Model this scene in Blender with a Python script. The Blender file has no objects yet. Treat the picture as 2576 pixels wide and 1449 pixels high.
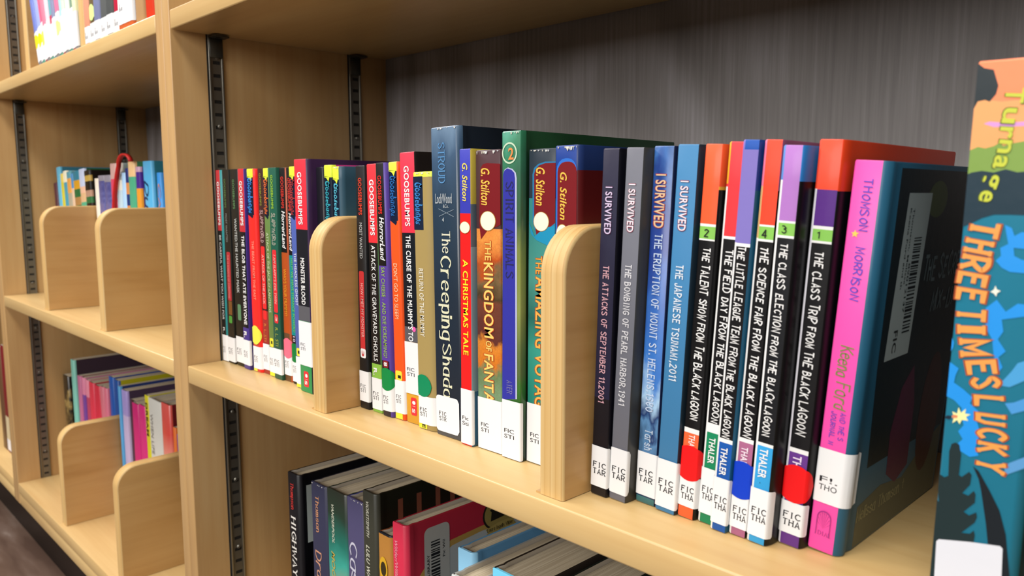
import bpy, bmesh, math, random
from mathutils import Matrix, Vector
S = bpy.context.scene
COL = S.collection
# ------------------------------------------------------------------ camera
cam_d = bpy.data.cameras.new('camera'); cam = bpy.data.objects.new('camera', cam_d); COL.objects.link(cam)
cam_d.sensor_width = 36.0; cam_d.sensor_fit = 'HORIZONTAL'
cam_d.lens = 1966.35 / 2576 * 36.0
cam.location = (0.77746, -0.30697, 0.17042)
cam.rotation_euler = (math.radians(83.1532), math.radians(0.0693), math.radians(45.4615))
cam_d.clip_start = 0.01
cam_d.dof.use_dof = True; cam_d.dof.focus_distance = 0.52; cam_d.dof.aperture_fstop = 13
S.camera = cam
# ------------------------------------------------------------------ world, lights, exposure
w = bpy.data.worlds.new('world'); S.world = w; w.use_nodes = True
bg = w.node_tree.nodes['Background']; bg.inputs[0].default_value = (1.0, 0.95, 0.9, 1); bg.inputs[1].default_value = 0.05
def area(name, loc, target, sx, sy, power, col):
    l = bpy.data.lights.new(name, 'AREA'); l.shape = 'RECTANGLE'; l.size = sx; l.size_y = sy
    l.energy = power; l.color = col
    o = bpy.data.objects.new(name, l); COL.objects.link(o); o.location = loc
    d = Vector(target) - Vector(loc); o.rotation_euler = d.to_track_quat('-Z', 'Y').to_euler()
    return o
area('ceiling_lamp', (-1.15, -0.5, 1.3), (-0.75, -0.02, 0.25), 1.2, 0.3, 24, (1.0, 0.93, 0.93))
area('ceiling_lamp', (-0.3, -0.8, 1.8), (-0.2, -0.35, 0), 1.4, 0.3, 19.5, (1.0, 0.95, 0.9))
area('ceiling_lamp', (0.8, -0.85, 1.8), (0.65, -0.4, 0), 1.4, 0.3, 24, (1.0, 0.96, 0.9))
area('front_room_fill', (0.7, -3.4, 1.35), (0.3, 0, 0.1), 3.4, 1.5, 144, (1.0, 0.97, 0.94))  # added soft fill lamp, stands in for room light reaching the back panels
S.view_settings.view_transform = 'Standard'; S.view_settings.look = 'None'
S.view_settings.exposure = 0.0; S.view_settings.gamma = 1.0; S.view_settings.use_curve_mapping = False
# ------------------------------------------------------------------ helpers
def lin(h):
    r = []
    for i in (0, 2, 4):
        c = int(h[i:i+2], 16) / 255
        r.append(0.82 * (c / 12.92 if c <= 0.04045 else ((c + 0.055) / 1.055) ** 2.4))
    return tuple(r)
MATS = {}
def nodes(name):
    m = bpy.data.materials.new(name); m.use_nodes = True
    return m, m.node_tree.nodes, m.node_tree.links, m.node_tree.nodes['Principled BSDF']
def mat(h, rough=0.42, coat=0.0, spec=0.27):
    """laminated print / plain colour"""
    k = (h, rough, coat)
    if k in MATS: return MATS[k]
    if h in ART: m = ART[h]()
    else:
        m, n, l, b = nodes('print_' + h)
        c = lin(h)
        b.inputs['Base Color'].default_value = (*c, 1)
        b.inputs['Roughness'].default_value = rough
        b.inputs['Specular IOR Level'].default_value = spec
        b.inputs['Coat Weight'].default_value = coat
        b.inputs['Coat Roughness'].default_value = 0.12
        if rough < 0.5:
            t = n.new('ShaderNodeTexCoord'); z = n.new('ShaderNodeTexNoise'); z.inputs['Scale'].default_value = 160
            bp = n.new('ShaderNodeBump'); bp.inputs['Strength'].default_value = 0.06; bp.inputs['Distance'].default_value = 0.001
            l.new(t.outputs['Object'], z.inputs['Vector']); l.new(z.outputs['Fac'], bp.inputs['Height']); l.new(bp.outputs['Normal'], b.inputs['Normal'])
    MATS[k] = m
    return m
def ramp(n, stops, interp='LINEAR'):
    r = n.new('ShaderNodeValToRGB'); r.color_ramp.interpolation = interp
    e = r.color_ramp.elements
    while len(e) < len(stops): e.new(0.5)
    for i, (p, c) in enumerate(stops):
        e[i].position = p; e[i].color = (*lin(c), 1)
    return r
def art_z(name, stops, h, ns, amt, stretch=(1, 1, 1), interp='LINEAR', extra=None):
    """printed artwork: colour varies up the spine, broken up by noise"""
    def f():
        m, n, l, b = nodes(name)
        t = n.new('ShaderNodeTexCoord'); s = n.new('ShaderNodeSeparateXYZ'); l.new(t.outputs['Object'], s.inputs[0])
        mp = n.new('ShaderNodeMapping'); mp.inputs['Scale'].default_value = stretch; l.new(t.outputs['Object'], mp.inputs['Vector'])
        z = n.new('ShaderNodeTexNoise'); z.inputs['Scale'].default_value = ns; z.inputs['Detail'].default_value = 5; l.new(mp.outputs[0], z.inputs['Vector'])
        a = n.new('ShaderNodeMath'); a.operation = 'MULTIPLY_ADD'; a.inputs[1].default_value = amt; a.inputs[2].default_value = -amt / 2; l.new(z.outputs['Fac'], a.inputs[0])
        d = n.new('ShaderNodeMath'); d.operation = 'MULTIPLY_ADD'; d.inputs[1].default_value = 1 / h; l.new(s.outputs['Z'], d.inputs[0]); l.new(a.outputs[0], d.inputs[2])
        r = ramp(n, stops, interp); l.new(d.outputs[0], r.inputs[0])
        out = r.outputs[0]
        if extra:
            ec, es, lo, hi = extra
            v = n.new('ShaderNodeTexVoronoi'); v.inputs['Scale'].default_value = es; v.feature = 'DISTANCE_TO_EDGE'; l.new(t.outputs['Object'], v.inputs['Vector'])
            mr = n.new('ShaderNodeMapRange'); mr.inputs[1].default_value = 0; mr.inputs[2].default_value = 0.12; mr.inputs[3].default_value = hi; mr.inputs[4].default_value = lo; l.new(v.outputs['Distance'], mr.inputs[0])
            mx = n.new('ShaderNodeMix'); mx.data_type = 'RGBA'; l.new(mr.outputs[0], mx.inputs[0]); l.new(out, mx.inputs[6]); mx.inputs[7].default_value = (*lin(ec), 1); out = mx.outputs[2]
        l.new(out, b.inputs['Base Color']); b.inputs['Roughness'].default_value = 0.28; b.inputs['Coat Weight'].default_value = 0.0
        return m
    return f
ART = {
 'art_navy': art_z('print_navy_mist', [(0, '232832'), (.45, '202c3a'), (.75, '25384a'), (.92, '35506c'), (1, '5c7892')], .215, 60, .25, (1, 1, .3)),
 'art_kingdom': art_z('print_fantasy_land', [(0, '6a8a62'), (.2, '7fa07a'), (.32, '6d8458'), (.36, 'D87A24'), (.44, 'E08a30'), (.47, '60302a'), (.58, '74402f'), (.61, '4a3a22'), (.7, '7a6240'), (.76, 'C0521c'), (.86, 'F09A48'), (1, 'D86828')], .165, 75, .22, (1, 1, 1), 'LINEAR', ('3a2018', 420, 0, .14)),
 'art_green': art_z('print_green_forest', [(0, '14301c'), (.12, '1d4a22'), (.24, '3a7a30'), (.3, '5a7040'), (.5, '8a9650'), (.62, '7f8a44'), (.72, '3c5a3c'), (.85, '2f6048'), (.94, '2f7a58'), (1, '4a9a80')], .209, 45, .3, (1, 1, .5)),
 'art_green_cover': art_z('print_dark_forest_cover', [(0, '0c1c10'), (.5, '2a3a1c'), (.8, '1c3824'), (1, '1f4a30')], .209, 30, .3),
 'art_teal': art_z('print_teal_sea', [(0, '1a5a52'), (.3, '2a8a78'), (.5, '3a9a88'), (.62, '2a6a60'), (.8, '4a9488'), (1, '3a8a86')], .15, 50, .2, (1, 1, .6)),
 'art_cloud': art_z('print_blue_cloud', [(0, '1a3a5c'), (.1, '16243f'), (.2, '5a88b4'), (.24, '1a3468'), (.33, 'a8ccea'), (.42, '3a78c8'), (.55, '3468b8'), (.7, '1c3c90'), (.85, '1c3a84'), (.95, '3a6aac'), (1, '2a5a98')], .1945, 70, .55, (1, 1, .5)),
 'art_moon': art_z('print_teal_glow', [(0, 'b8b094'), (.45, 'b0a888'), (.58, '8a9a80'), (.68, '3aa090'), (.78, '1f6a5c'), (.9, '26382c'), (1, '30322a')], .22, 30, .12),
 'art_black_gold': art_z('print_black_gold', [(0, '1a1816'), (.35, '1a1816'), (.45, '8a7040'), (.55, '1a1816'), (.7, 'a08850'), (.8, '1a1816'), (1, '2a2418')], .19, 60, .5),
 'art_purple_check': art_z('print_purple_pattern', [(0, '5a5c98'), (.3, '4a4a80'), (.6, '7478b4'), (1, '50508c')], .19, 160, .9),
 'art_coral': art_z('print_coral', [(0, '70c8d8'), (.36, '88d0dc'), (.42, 'f4e4dc'), (.6, 'f0a090'), (.8, 'e05048'), (1, 'e06058')], .21, 20, .08),
}
def wood(name, a, b_, c, axis, fine=90, rough=0.35, figure=0.5, streak=0.5, coat=0.1, bands=None):
    m, n, l, b = nodes(name)
    t = n.new('ShaderNodeTexCoord'); oi = n.new('ShaderNodeObjectInfo')
    off = n.new('ShaderNodeVectorMath'); off.operation = 'SCALE'; off.inputs[3].default_value = 3.0
    cmb = n.new('ShaderNodeCombineXYZ'); [l.new(oi.outputs['Random'], cmb.inputs[i]) for i in range(3)]
    l.new(cmb.outputs[0], off.inputs[0])
    add = n.new('ShaderNodeVectorMath'); l.new(t.outputs['Object'], add.inputs[0]); l.new(off.outputs[0], add.inputs[1])
    def mapped(al, ac):
        mp = n.new('ShaderNodeMapping'); mp.inputs['Scale'].default_value = tuple(al if i == axis else ac for i in range(3))
        l.new(add.outputs[0], mp.inputs['Vector']); return mp
    f1 = n.new('ShaderNodeTexNoise'); f1.inputs['Scale'].default_value = 1; f1.inputs['Detail'].default_value = 6; f1.inputs['Roughness'].default_value = .6
    l.new(mapped(fine * .05, fine * 1.6).outputs[0], f1.inputs['Vector'])
    f2 = n.new('ShaderNodeTexNoise'); f2.inputs['Scale'].default_value = 1; f2.inputs['Detail'].default_value = 3; f2.inputs['Distortion'].default_value = 1.5
    l.new(mapped(2.2, 11).outputs[0], f2.inputs['Vector'])
    r2 = ramp(n, [(.3, a), (.55, b_), (.75, c)]); l.new(f2.outputs['Fac'], r2.inputs[0])
    r1 = ramp(n, [(.25, c), (.5, b_), (.8, a)]); l.new(f1.outputs['Fac'], r1.inputs[0])
    mx = n.new('ShaderNodeMix'); mx.data_type = 'RGBA'; mx.inputs[0].default_value = streak
    l.new(r2.outputs[0], mx.inputs[6]); l.new(r1.outputs[0], mx.inputs[7])
    out = mx.outputs[2]
    if bands:
        s = n.new('ShaderNodeSeparateXYZ'); l.new(t.outputs['Object'], s.inputs[0])
        wv = n.new('ShaderNodeMath'); wv.operation = 'MULTIPLY'; wv.inputs[1].default_value = bands; l.new(s.outputs['X'], wv.inputs[0])
        fr = n.new('ShaderNodeMath'); fr.operation = 'FRACT'; l.new(wv.outputs[0], fr.inputs[0])
        rb = ramp(n, [(0, 'dcc8a0'), (.1, 'ffffff'), (.45, 'f8f0e0'), (.5, 'e4d2b0'), (.55, 'f4e8d0'), (.96, 'fff8ec'), (1, 'dcc8a0')]); l.new(fr.outputs[0], rb.inputs[0])
        m2 = n.new('ShaderNodeMix'); m2.data_type = 'RGBA'; m2.blend_type = 'MULTIPLY'; m2.inputs[0].default_value = .85
        l.new(out, m2.inputs[6]); l.new(rb.outputs[0], m2.inputs[7]); out = m2.outputs[2]
    l.new(out, b.inputs['Base Color'])
    b.inputs['Roughness'].default_value = rough; b.inputs['Coat Weight'].default_value = coat; b.inputs['Coat Roughness'].default_value = .22
    bp = n.new('ShaderNodeBump'); bp.inputs['Strength'].default_value = .08; bp.inputs['Distance'].default_value = .0006
    l.new(f1.outputs['Fac'], bp.inputs['Height']); l.new(bp.outputs['Normal'], b.inputs['Normal'])
    return m
MAPLE = ('dec086', 'd6b378', 'caa46a')
M_SHELF = wood('maple_grain_along', *MAPLE, 0)
M_SIDE = wood('maple_grain_up', 'd3b07c', 'c9a16a', 'b98e5a', 2, rough=.42, coat=.1)
M_DIV = wood('birch_divider_face', 'cea66c', 'c2965a', 'a87a42', 1, streak=.35, rough=.4, coat=.12)
M_DIVE = wood('birch_divider_plies', 'f0cf94', 'e8c484', 'd8b070', 2, streak=.5, bands=120, rough=.55, coat=0)
def back_mat():
    m, n, l, b = nodes('walnut_grey_back')
    t = n.new('ShaderNodeTexCoord')
    mp = n.new('ShaderNodeMapping'); mp.inputs['Scale'].default_value = (1, 1, .42); l.new(t.outputs['Object'], mp.inputs[0])
    z = n.new('ShaderNodeTexNoise'); z.inputs['Scale'].default_value = 4.2; z.inputs['Detail'].default_value = 1.5; l.new(mp.outputs[0], z.inputs['Vector'])
    sc = n.new('ShaderNodeMath'); sc.operation = 'MULTIPLY'; sc.inputs[1].default_value = 60; l.new(z.outputs['Fac'], sc.inputs[0])
    sn = n.new('ShaderNodeMath'); sn.operation = 'SINE'; l.new(sc.outputs[0], sn.inputs[0])
    fn = n.new('ShaderNodeTexNoise'); fn.inputs['Scale'].default_value = 1; fn.inputs['Detail'].default_value = 5
    mp2 = n.new('ShaderNodeMapping'); mp2.inputs['Scale'].default_value = (330, 330, 9); l.new(t.outputs['Object'], mp2.inputs[0]); l.new(mp2.outputs[0], fn.inputs['Vector'])
    a = n.new('ShaderNodeMath'); a.operation = 'MULTIPLY_ADD'; a.inputs[1].default_value = .13; a.inputs[2].default_value = .5; l.new(sn.outputs[0], a.inputs[0])
    s2 = n.new('ShaderNodeMath'); s2.operation = 'MULTIPLY_ADD'; s2.inputs[1].default_value = .7; s2.inputs[2].default_value = -.35; l.new(fn.outputs['Fac'], s2.inputs[0])
    s3 = n.new('ShaderNodeMath'); l.new(a.outputs[0], s3.inputs[0]); l.new(s2.outputs[0], s3.inputs[1])
    r = ramp(n, [(.1, '5f5a58'), (.45, '7c7775'), (.8, '989496')]); l.new(s3.outputs[0], r.inputs[0])
    l.new(r.outputs[0], b.inputs['Base Color']); b.inputs['Roughness'].default_value = .5
    return m
M_BACK = back_mat()
def metal(name, h, rough=.42, me=.8):
    m, n, l, b = nodes(name); b.inputs['Base Color'].default_value = (*lin(h), 1); b.inputs['Metallic'].default_value = me; b.inputs['Roughness'].default_value = rough
    return m
M_STD = metal('zinc_standard', '8a867c'); M_SLOT = metal('slot_dark', '1a1815', .8, 0); M_CLIP = metal('clip_steel', '57564f', .45)
M_PAGE = mat('cfc2a8', .85)
def page_mat():
    m, n, l, b = nodes('paper_edges')
    t = n.new('ShaderNodeTexCoord'); z = n.new('ShaderNodeTexNoise'); mp = n.new('ShaderNodeMapping'); mp.inputs['Scale'].default_value = (2200, 12, 12)
    l.new(t.outputs['Object'], mp.inputs[0]); l.new(mp.outputs[0], z.inputs['Vector']); z.inputs['Scale'].default_value = 1
    r = ramp(n, [(.3, '9c8e74'), (.7, 'c4b89e')]); l.new(z.outputs['Fac'], r.inputs[0]); l.new(r.outputs[0], b.inputs['Base Color']); b.inputs['Roughness'].default_value = .9
    return m
M_PAGE = page_mat()

def mesh_obj(name, verts, faces, mats, midx=None, parent=None, smooth=False, sharp=None):
    me = bpy.data.meshes.new(name); me.from_pydata(verts, [], faces); 
    for m in mats: me.materials.append(m)
    if midx: me.polygons.foreach_set('material_index', midx)
    if smooth:
        me.polygons.foreach_set('use_smooth', [True] * len(me.polygons))
        if sharp: me.set_sharp_from_angle(angle=sharp)
    me.update()
    o = bpy.data.objects.new(name, me); COL.objects.link(o)
    if parent: o.parent = parent
    return o
def empty(name, loc=(0, 0, 0), rot=(0, 0, 0)):
    o = bpy.data.objects.new(name, None); o.empty_display_size = .02; COL.objects.link(o); o.location = loc; o.rotation_euler = rot
    return o
def tag(o, label, cat, group=None):
    o['label'] = label; o['category'] = cat
    if group: o['group'] = group
def box(name, a, b, m, parent=None, bev=0.0, seg=2, origin=None):
    bm = bmesh.new(); bmesh.ops.create_cube(bm, size=1)
    c = [(a[i] + b[i]) / 2 for i in range(3)]
    og = origin or c
    for v in bm.verts:
        v.co = Vector([c[i] - og[i] + v.co[i] * (b[i] - a[i]) for i in range(3)])
    if bev: bmesh.ops.bevel(bm, geom=bm.edges[:], offset=bev, segments=seg, profile=.5, affect='EDGES')
    me = bpy.data.meshes.new(name); bm.to_mesh(me); bm.free(); me.materials.append(m)
    if bev:
        me.polygons.foreach_set('use_smooth', [True] * len(me.polygons)); me.set_sharp_from_angle(angle=.9)
    o = bpy.data.objects.new(name, me); COL.objects.link(o); o.location = og
    if parent: o.parent = parent
    return o
# ------------------------------------------------------------------ lettering
GL = {'A':"022942 1434",'B':"0902 ~092938372606 ~062645432202",'C':"~482907042243",'D':"0902 ~092947442202",'E':"49090242 0636",'F':"490902 0636",'G':"~482907042243 434525",
'H':"0902 4942 0646",'I':"2922",'J':"3934 ~3934220204",'K':"0902 4905 1642",'L':"090242",'M':"0209244942",'N':"02094249",'O':"~29070422444729",'P':"0209 ~092948472505",'Q':"~29070422444729 2442",
'R':"0209 ~092948472505 2542",'S':"~482908072644432203",'T':"0949 2922",'U':"09040222324449",'V':"092249",'W':"0912274259",'X':"0942 4902",'Y':"0926 4926 2622",'Z':"09490242",
'0':"~29070422444729",'1':"082922",'2':"~0829484702 0242",'3':"~092938472645432203",'4':"390444 3932",'5':"4909 0906 ~062645432203",'6':"~3917042244452605",'7':"094922",'8':"~29082648290 ~26052244",'9':"~4626072948453212",
"'":"0907",',':"1301",'.':"1213",'!':"0905 0302",'-':"0535",'&':"48291723 0444",'/':"0149",'*':"0747 2923",'?':"~0829472524 2322",
'a':"~36270603223336 3732",'c':"~362706032233",'d':"3932 ~36270603223336",'e':"~0535362706032233",'f':"~39291612 0737",'g':"~36270603223336 ~37312000",'h':"0902 ~0517273532",'i':"0702 0909",'k':"0902 3704 1532",'l':"0902",
'm':"0702 ~05172522 ~25374542",'n':"0702 ~0517273532",'o':"~270603223336270",'p':"0700 ~0627363322030",'r':"0702 ~05172737",'s':"~3627061534332203",'t':"1913 ~13222333 0737",'u':"~0703223335 3732",'v':"072237",'w':"0712254257",'y':"0722 371000",'b':"0902 ~0517363322030",'z':"07370232",'j':"1711 ~111000",'x':"0732 3702",'q':"~36270603223336 3730"}
def glyph_strokes(ch):
    r = []
    for s in GL.get(ch, '').split():
        sm = s[0] == '~'
        s = s.lstrip('~'); s = s[:len(s) // 2 * 2]
        p = [(int(s[i]), int(s[i+1]) - 2) for i in range(0, len(s), 2)]
        if len(p) == 2 and p[0] == p[1]: p[1] = (p[0][0], p[0][1] - .8)
        if sm and len(p) > 2:
            closed = p[0] == p[-1]
            q = []
            for i in range(len(p) - 1):
                p0 = p[i-1] if i else (p[-2] if closed else p[0]); p1 = p[i]; p2 = p[i+1]
                p3 = p[i+2] if i + 2 < len(p) else (p[1] if closed else p[-1])
                for k in range(4):
                    t = k / 4
                    q.append(tuple(.5 * (2*p1[j] + (p2[j]-p0[j])*t + (2*p0[j]-5*p1[j]+4*p2[j]-p3[j])*t*t + (3*p1[j]-p0[j]-3*p2[j]+p3[j])*t**3) for j in (0, 1)))
            q.append(p[-1]); p = q
        r.append(p)
    return r
def stroke_text(txt, th=.8, serif=0, contrast=0, jit=0, slant=0, gap=1.9, seed=0):
    """stroke lettering in units of 7 = cap height; returns verts2d, faces, width"""
    rnd = random.Random(seed + len(txt)); V = []; F = []; x = 0; dk = 0; dk2 = 0
    def strip(s, wds, ext, dep):
        n = len(s); i0 = len(V); N = []
        for i in range(n):
            ds = []
            for a, b in ((i - 1, i), (i, i + 1)):
                if 0 <= a and b < n:
                    dx, dy = s[b][0]-s[a][0], s[b][1]-s[a][1]; L = math.hypot(dx, dy)
                    if L > 1e-6: ds.append((dx/L, dy/L))
            if not ds: ds = [(1, 0)]
            ux = sum(d[0] for d in ds) / len(ds); uy = sum(d[1] for d in ds) / len(ds); L = math.hypot(ux, uy) or 1; ux /= L; uy /= L
            k = 1 / max(.45, abs(ux * ds[0][0] + uy * ds[0][1]))
            N.append((ux, uy, k))
        for i in range(n):
            ux, uy, k = N[i]; e = -ext if i == 0 else ext if i == n - 1 else 0; w = wds[i] * k
            x_, y_ = s[i][0] + ux*e, s[i][1] + uy*e
            V.append((x_ + uy*w, y_ - ux*w, dep)); V.append((x_ - uy*w, y_ + ux*w, dep))
        for i in range(n - 1):
            j = i0 + 2*i; F.append((j, j+2, j+3, j+1))
    for ch in txt:
        if ch == ' ': x += 3.6; continue
        st = glyph_strokes(ch); mw = max([p[0] for s in st for p in s] or [2]); mn = min([p[0] for s in st for p in s] or [0])
        if ch == 'I' and serif: mn, mw = 1, 3
        jx, jy, js = (rnd.uniform(-.35, .35) * jit, rnd.uniform(-.5, .5) * jit, 1 + rnd.uniform(-.12, .12) * jit) if jit else (0, 0, 1)
        ja = rnd.uniform(-.1, .1) * jit
        for s in st:
            s = [((p[0]-mn) * js + x + jx + (p[1]) * (slant + ja), p[1] * js + jy) for p in s]
            dk += 1; n_ = len(s); wds = []
            for i in range(n_):
                a_, b_ = s[max(i-1, 0)], s[min(i+1, n_-1)]; dx, dy = b_[0]-a_[0], b_[1]-a_[1]; L = math.hypot(dx, dy) or 1
                wds.append(th / 2 * (1 - contrast * (1 - abs(dy) / L)))
            strip(s, wds, th * .28, (dk % 4) * 6e-6)
            if serif:
                for e, f in ((s[0], s[1]), (s[-1], s[-2])):
                    if abs(e[1] - f[1]) > 1.2 * abs(e[0] - f[0]) and (abs(e[1]) < .3 or e[1] > 4.7):
                        dk2 += 1; strip([(e[0] - serif, e[1]), (e[0] + serif, e[1])], [th * .28] * 2, 0, 2.6e-5 + (dk2 % 4) * 6e-6)
        x += (mw - mn) * js + gap
    return V, F, x - gap
FC = {}
def font_text(txt, bold=0.0, shear=0.0):
    k = (txt, bold, shear)
    if k in FC: return FC[k]
    c = bpy.data.curves.new('t', 'FONT'); c.body = txt; c.size = 1; c.offset = bold; c.shear = shear; c.resolution_u = 3; c.space_character = 1 + bold * 3
    o = bpy.data.objects.new('t', c); COL.objects.link(o)
    dg = bpy.context.evaluated_depsgraph_get(); dg.update()
    me = bpy.data.meshes.new_from_object(o.evaluated_get(dg))
    V = [(v.co.x, v.co.y) for v in me.vertices]; F = [tuple(p.vertices) for p in me.polygons]
    bpy.data.objects.remove(o); bpy.data.curves.remove(c); bpy.data.meshes.remove(me)
    x0 = min(v[0] for v in V); x1 = max(v[0] for v in V); V = [(v[0] - x0, v[1]) for v in V]
    FC[k] = (V, F, x1 - x0, .73)
    return FC[k]
def text2d(st, txt, bold=None):
    if st == 'B': return font_text(txt, .02)
    if st == 'S': return font_text(txt, .006)
    if st == 'I': return font_text(txt, .018, .25)
    if st == 'O': return font_text(txt, .015 if bold is None else bold)
    if st == 'D':
        V, F, w_, c = font_text(txt, .022, .3); r = random.Random(5)
        V = [(a + r.uniform(-.02, .02), b * (1 + .25 * math.sin(a * 9)) + r.uniform(-.03, .03)) for a, b in V]
        return V, F, w_, c
    if st == 'T': V, F, w_ = stroke_text(txt, 1.15, .95, 0, 0, 0, 2.3)
    elif st == 'R': V, F, w_ = stroke_text(txt, 1.05, .75, .55, 0, 0, 1.7)
    elif st == 'H': V, F, w_ = stroke_text(txt, 1.15, 0, 0, 1, .08, 2.0, 3)
    elif st == 'G': V, F, w_ = stroke_text(txt, .9, 0, .2, 1.2, .12, 1.3, 9)
    elif st == 'W': V, F, w_ = stroke_text(txt, 1.7, 1.1, .2)
    else: V, F, w_ = stroke_text(txt, .8)
    return V, F, w_, 7.0
mm = .001
def down(parent, st, txt, xc, z0, L, cap, col, y=-.00016, name='title_lettering', bold=None):
    V, F, w_, c = text2d(st, txt, bold); sa = L / w_; sb = cap / c
    return mesh_obj(name, [((xc - cap/2 + v[1] * sb) * mm, y - (v[2] if len(v) > 2 else 0), (z0 - v[0] * sa) * mm) for v in V], F, [mat(col, .4)], parent=parent)
def across(parent, st, txt, x0, z0, wd, cap, col, y=-.00016, name='title_lettering', bold=None):
    V, F, w_, c = text2d(st, txt, bold); sa = wd / w_; sb = cap / c
    if len(txt) == 1: sa = sb
    return mesh_obj(name, [((x0 + v[0] * sa) * mm, y - (v[2] if len(v) > 2 else 0), (z0 + v[1] * sb) * mm) for v in V], F, [mat(col, .4)], parent=parent)
def side(parent, st, txt, y0, L, z0, z1, col, x, name='cover_lettering', vert=False):
    """lettering on the right-hand cover"""
    V, F, w_, c = text2d(st, txt); 
    if vert: vs = [(x * mm, (y0 + v[1] * L / c) * mm, (z1 - v[0] * (z1 - z0) / w_) * mm) for v in V]
    else: vs = [(x * mm + (v[2] if len(v) > 2 else 0), (y0 + v[0] * L / w_) * mm, (z0 + v[1] * (z1 - z0) / c) * mm) for v in V]
    return mesh_obj(name, vs, F, [mat(col, .4)], parent=parent)
# ------------------------------------------------------------------ books
def profile(w, d, fw, rl=1.0, ry=2.6, hc=False):
    """outer outline of the cover seen from above, back-left -> spine -> back-right (mm), region tag per segment"""
    P = [(0, d, 'L')]
    if hc: P += [(0, 12, 'L'), (.9, 8.5, 'L'), (0.1, 5, 'L')]
    n = 4
    P.append((0, rl + .3, 'L'))
    for i in range(1, n + 1):
        a = math.pi/2 * i / n; P.append((rl - rl * math.cos(a), rl * (1 - math.sin(a)), 'S'))
    xr = rl + fw; P.append(((rl + xr) / 2, -.03 if not hc else -.06, 'S')); P.append((xr, 0, 'S'))
    rx = w - xr
    for a, b in ((.16, .03), (.4, .14), (.68, .38), (.88, .68), (1, 1)): P.append((xr + rx * a, ry * b, 'C'))
    if hc: P += [(w - .9, ry + 4, 'R'), (w, ry + 8, 'R')]
    P.append((w, d, 'R'))
    return P
def normals(P):
    N = []
    for i in range(len(P)):
        a = P[max(i-1, 0)]; b = P[min(i+1, len(P)-1)]
        dx, dy = b[0]-a[0], b[1]-a[1]; L = math.hypot(dx, dy) or 1
        N.append((-(-dy) / L * -1, -dx / L))
    return [(dy_, dx_) for dy_, dx_ in N]
def col_at(bands, z):
    r = bands[0][0]
    for c, zb in bands:
        r = c
        if z >= zb - 1e-6: return c
    return r
def make_cover(root, P, h, sp, sd, ls, cr, ct, hc, x_ls):
    zs = {0, h, h - .7, .7}
    for B in (sp, sd, ls or []):
        for c, z in B:
            if .9 < z < h - .9: zs.add(round(z, 1))
    zs = sorted(zs)
    N = []
    for i in range(len(P)):
        a = P[max(i-1, 0)]; b = P[min(i+1, len(P)-1)]; dx, dy = b[0]-a[0], b[1]-a[1]; L = math.hypot(dx, dy) or 1
        N.append((-dy / L * -1 * -1 if False else dy / L, -dx / L))
    n = len(P); V = []; F = []; MI = []; ML = []; 
    def mi(c):
        m = mat(c, .4, .06)
        if m not in ML: ML.append(m)
        return ML.index(m)
    # outward normal for a path running back-left -> front -> back-right is (dy,-dx): left side dy<0 -> (-1,0)
    for z in zs:
        ins = .45 if (z == zs[0] or z == zs[-1]) else 0
        for p, q in zip(P, N): V.append(((p[0] - q[0] * ins) * mm, (p[1] - q[1] * ins) * mm, z * mm))
    for k in range(len(zs) - 1):
        zm = (zs[k] + zs[k+1]) / 2
        for i in range(n - 1):
            a = k * n + i; F.append((a, a + 1, a + n + 1, a + n))
            reg = P[i+1][2]; xm = (P[i][0] + P[i+1][0]) / 2
            if reg in 'LR' : c = col_at(sd, zm)
            elif reg == 'C': c = col_at(sd if cr == 'c' else sp, zm)
            else: c = col_at(ls, zm) if (ls and xm < x_ls) else col_at(sp, zm)
            MI.append(mi(c))
    # inner shell + rims
    base = len(V)
    for z in (zs[0], zs[-1]):
        for p, q in zip(P, N): V.append(((p[0] - q[0] * ct) * mm, (p[1] - q[1] * ct) * mm, z * mm))
    top0 = (len(zs) - 1) * n
    cin = mi('e6e0d4')
    for i in range(n - 1):
        F.append((base + i + 1, base + i, base + n + i, base + n + i + 1)); MI.append(cin)
        ctop = mi(col_at(sd if P[i+1][2] in 'LR' else sp, h))
        F.append((top0 + i, top0 + i + 1, base + n + i + 1, base + n + i)); MI.append(ctop)
        F.append((i + 1, i, base + i, base + i + 1)); MI.append(mi(col_at(sd, 0)))
    for i in (0, n - 1):
        for k in range(len(zs) - 1):
            pass
        F.append((i, top0 + i, base + n + i, base + i) if i == 0 else (top0 + i, i, base + i, base + n + i)); MI.append(mi(col_at(sd, h / 2)))
    return mesh_obj('cover', V, F, ML, MI, root, True, .6)
def arc_map(P):
    """arc length from the left end of the spine -> (x,y,nx,ny)"""
    i0 = next(i for i, p in enumerate(P) if p[2] == 'S') - 1
    Q = P[i0:]; s = [0]
    for a, b in zip(Q, Q[1:]): s.append(s[-1] + math.hypot(b[0]-a[0], b[1]-a[1]))
    def f(u, off):
        u = max(0, min(u, s[-1] - .01)); k = max(i for i in range(len(s) - 1) if s[i] <= u)
        t = (u - s[k]) / (s[k+1] - s[k]); a, b = Q[k], Q[k+1]
        dx, dy = b[0]-a[0], b[1]-a[1]; L = math.hypot(dx, dy) or 1
        # smooth normal
        def nn(j):
            a_ = Q[max(j-1, 0)]; b_ = Q[min(j+1, len(Q)-1)]; ddx, ddy = b_[0]-a_[0], b_[1]-a_[1]; l_ = math.hypot(ddx, ddy) or 1; return (ddy/l_, -ddx/l_)
        n0, n1 = nn(k), nn(k+1); nx = n0[0]*(1-t)+n1[0]*t; ny = n0[1]*(1-t)+n1[1]*t
        return (a[0] + dx*t + nx*off, a[1] + dy*t + ny*off)
    return f, s
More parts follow.
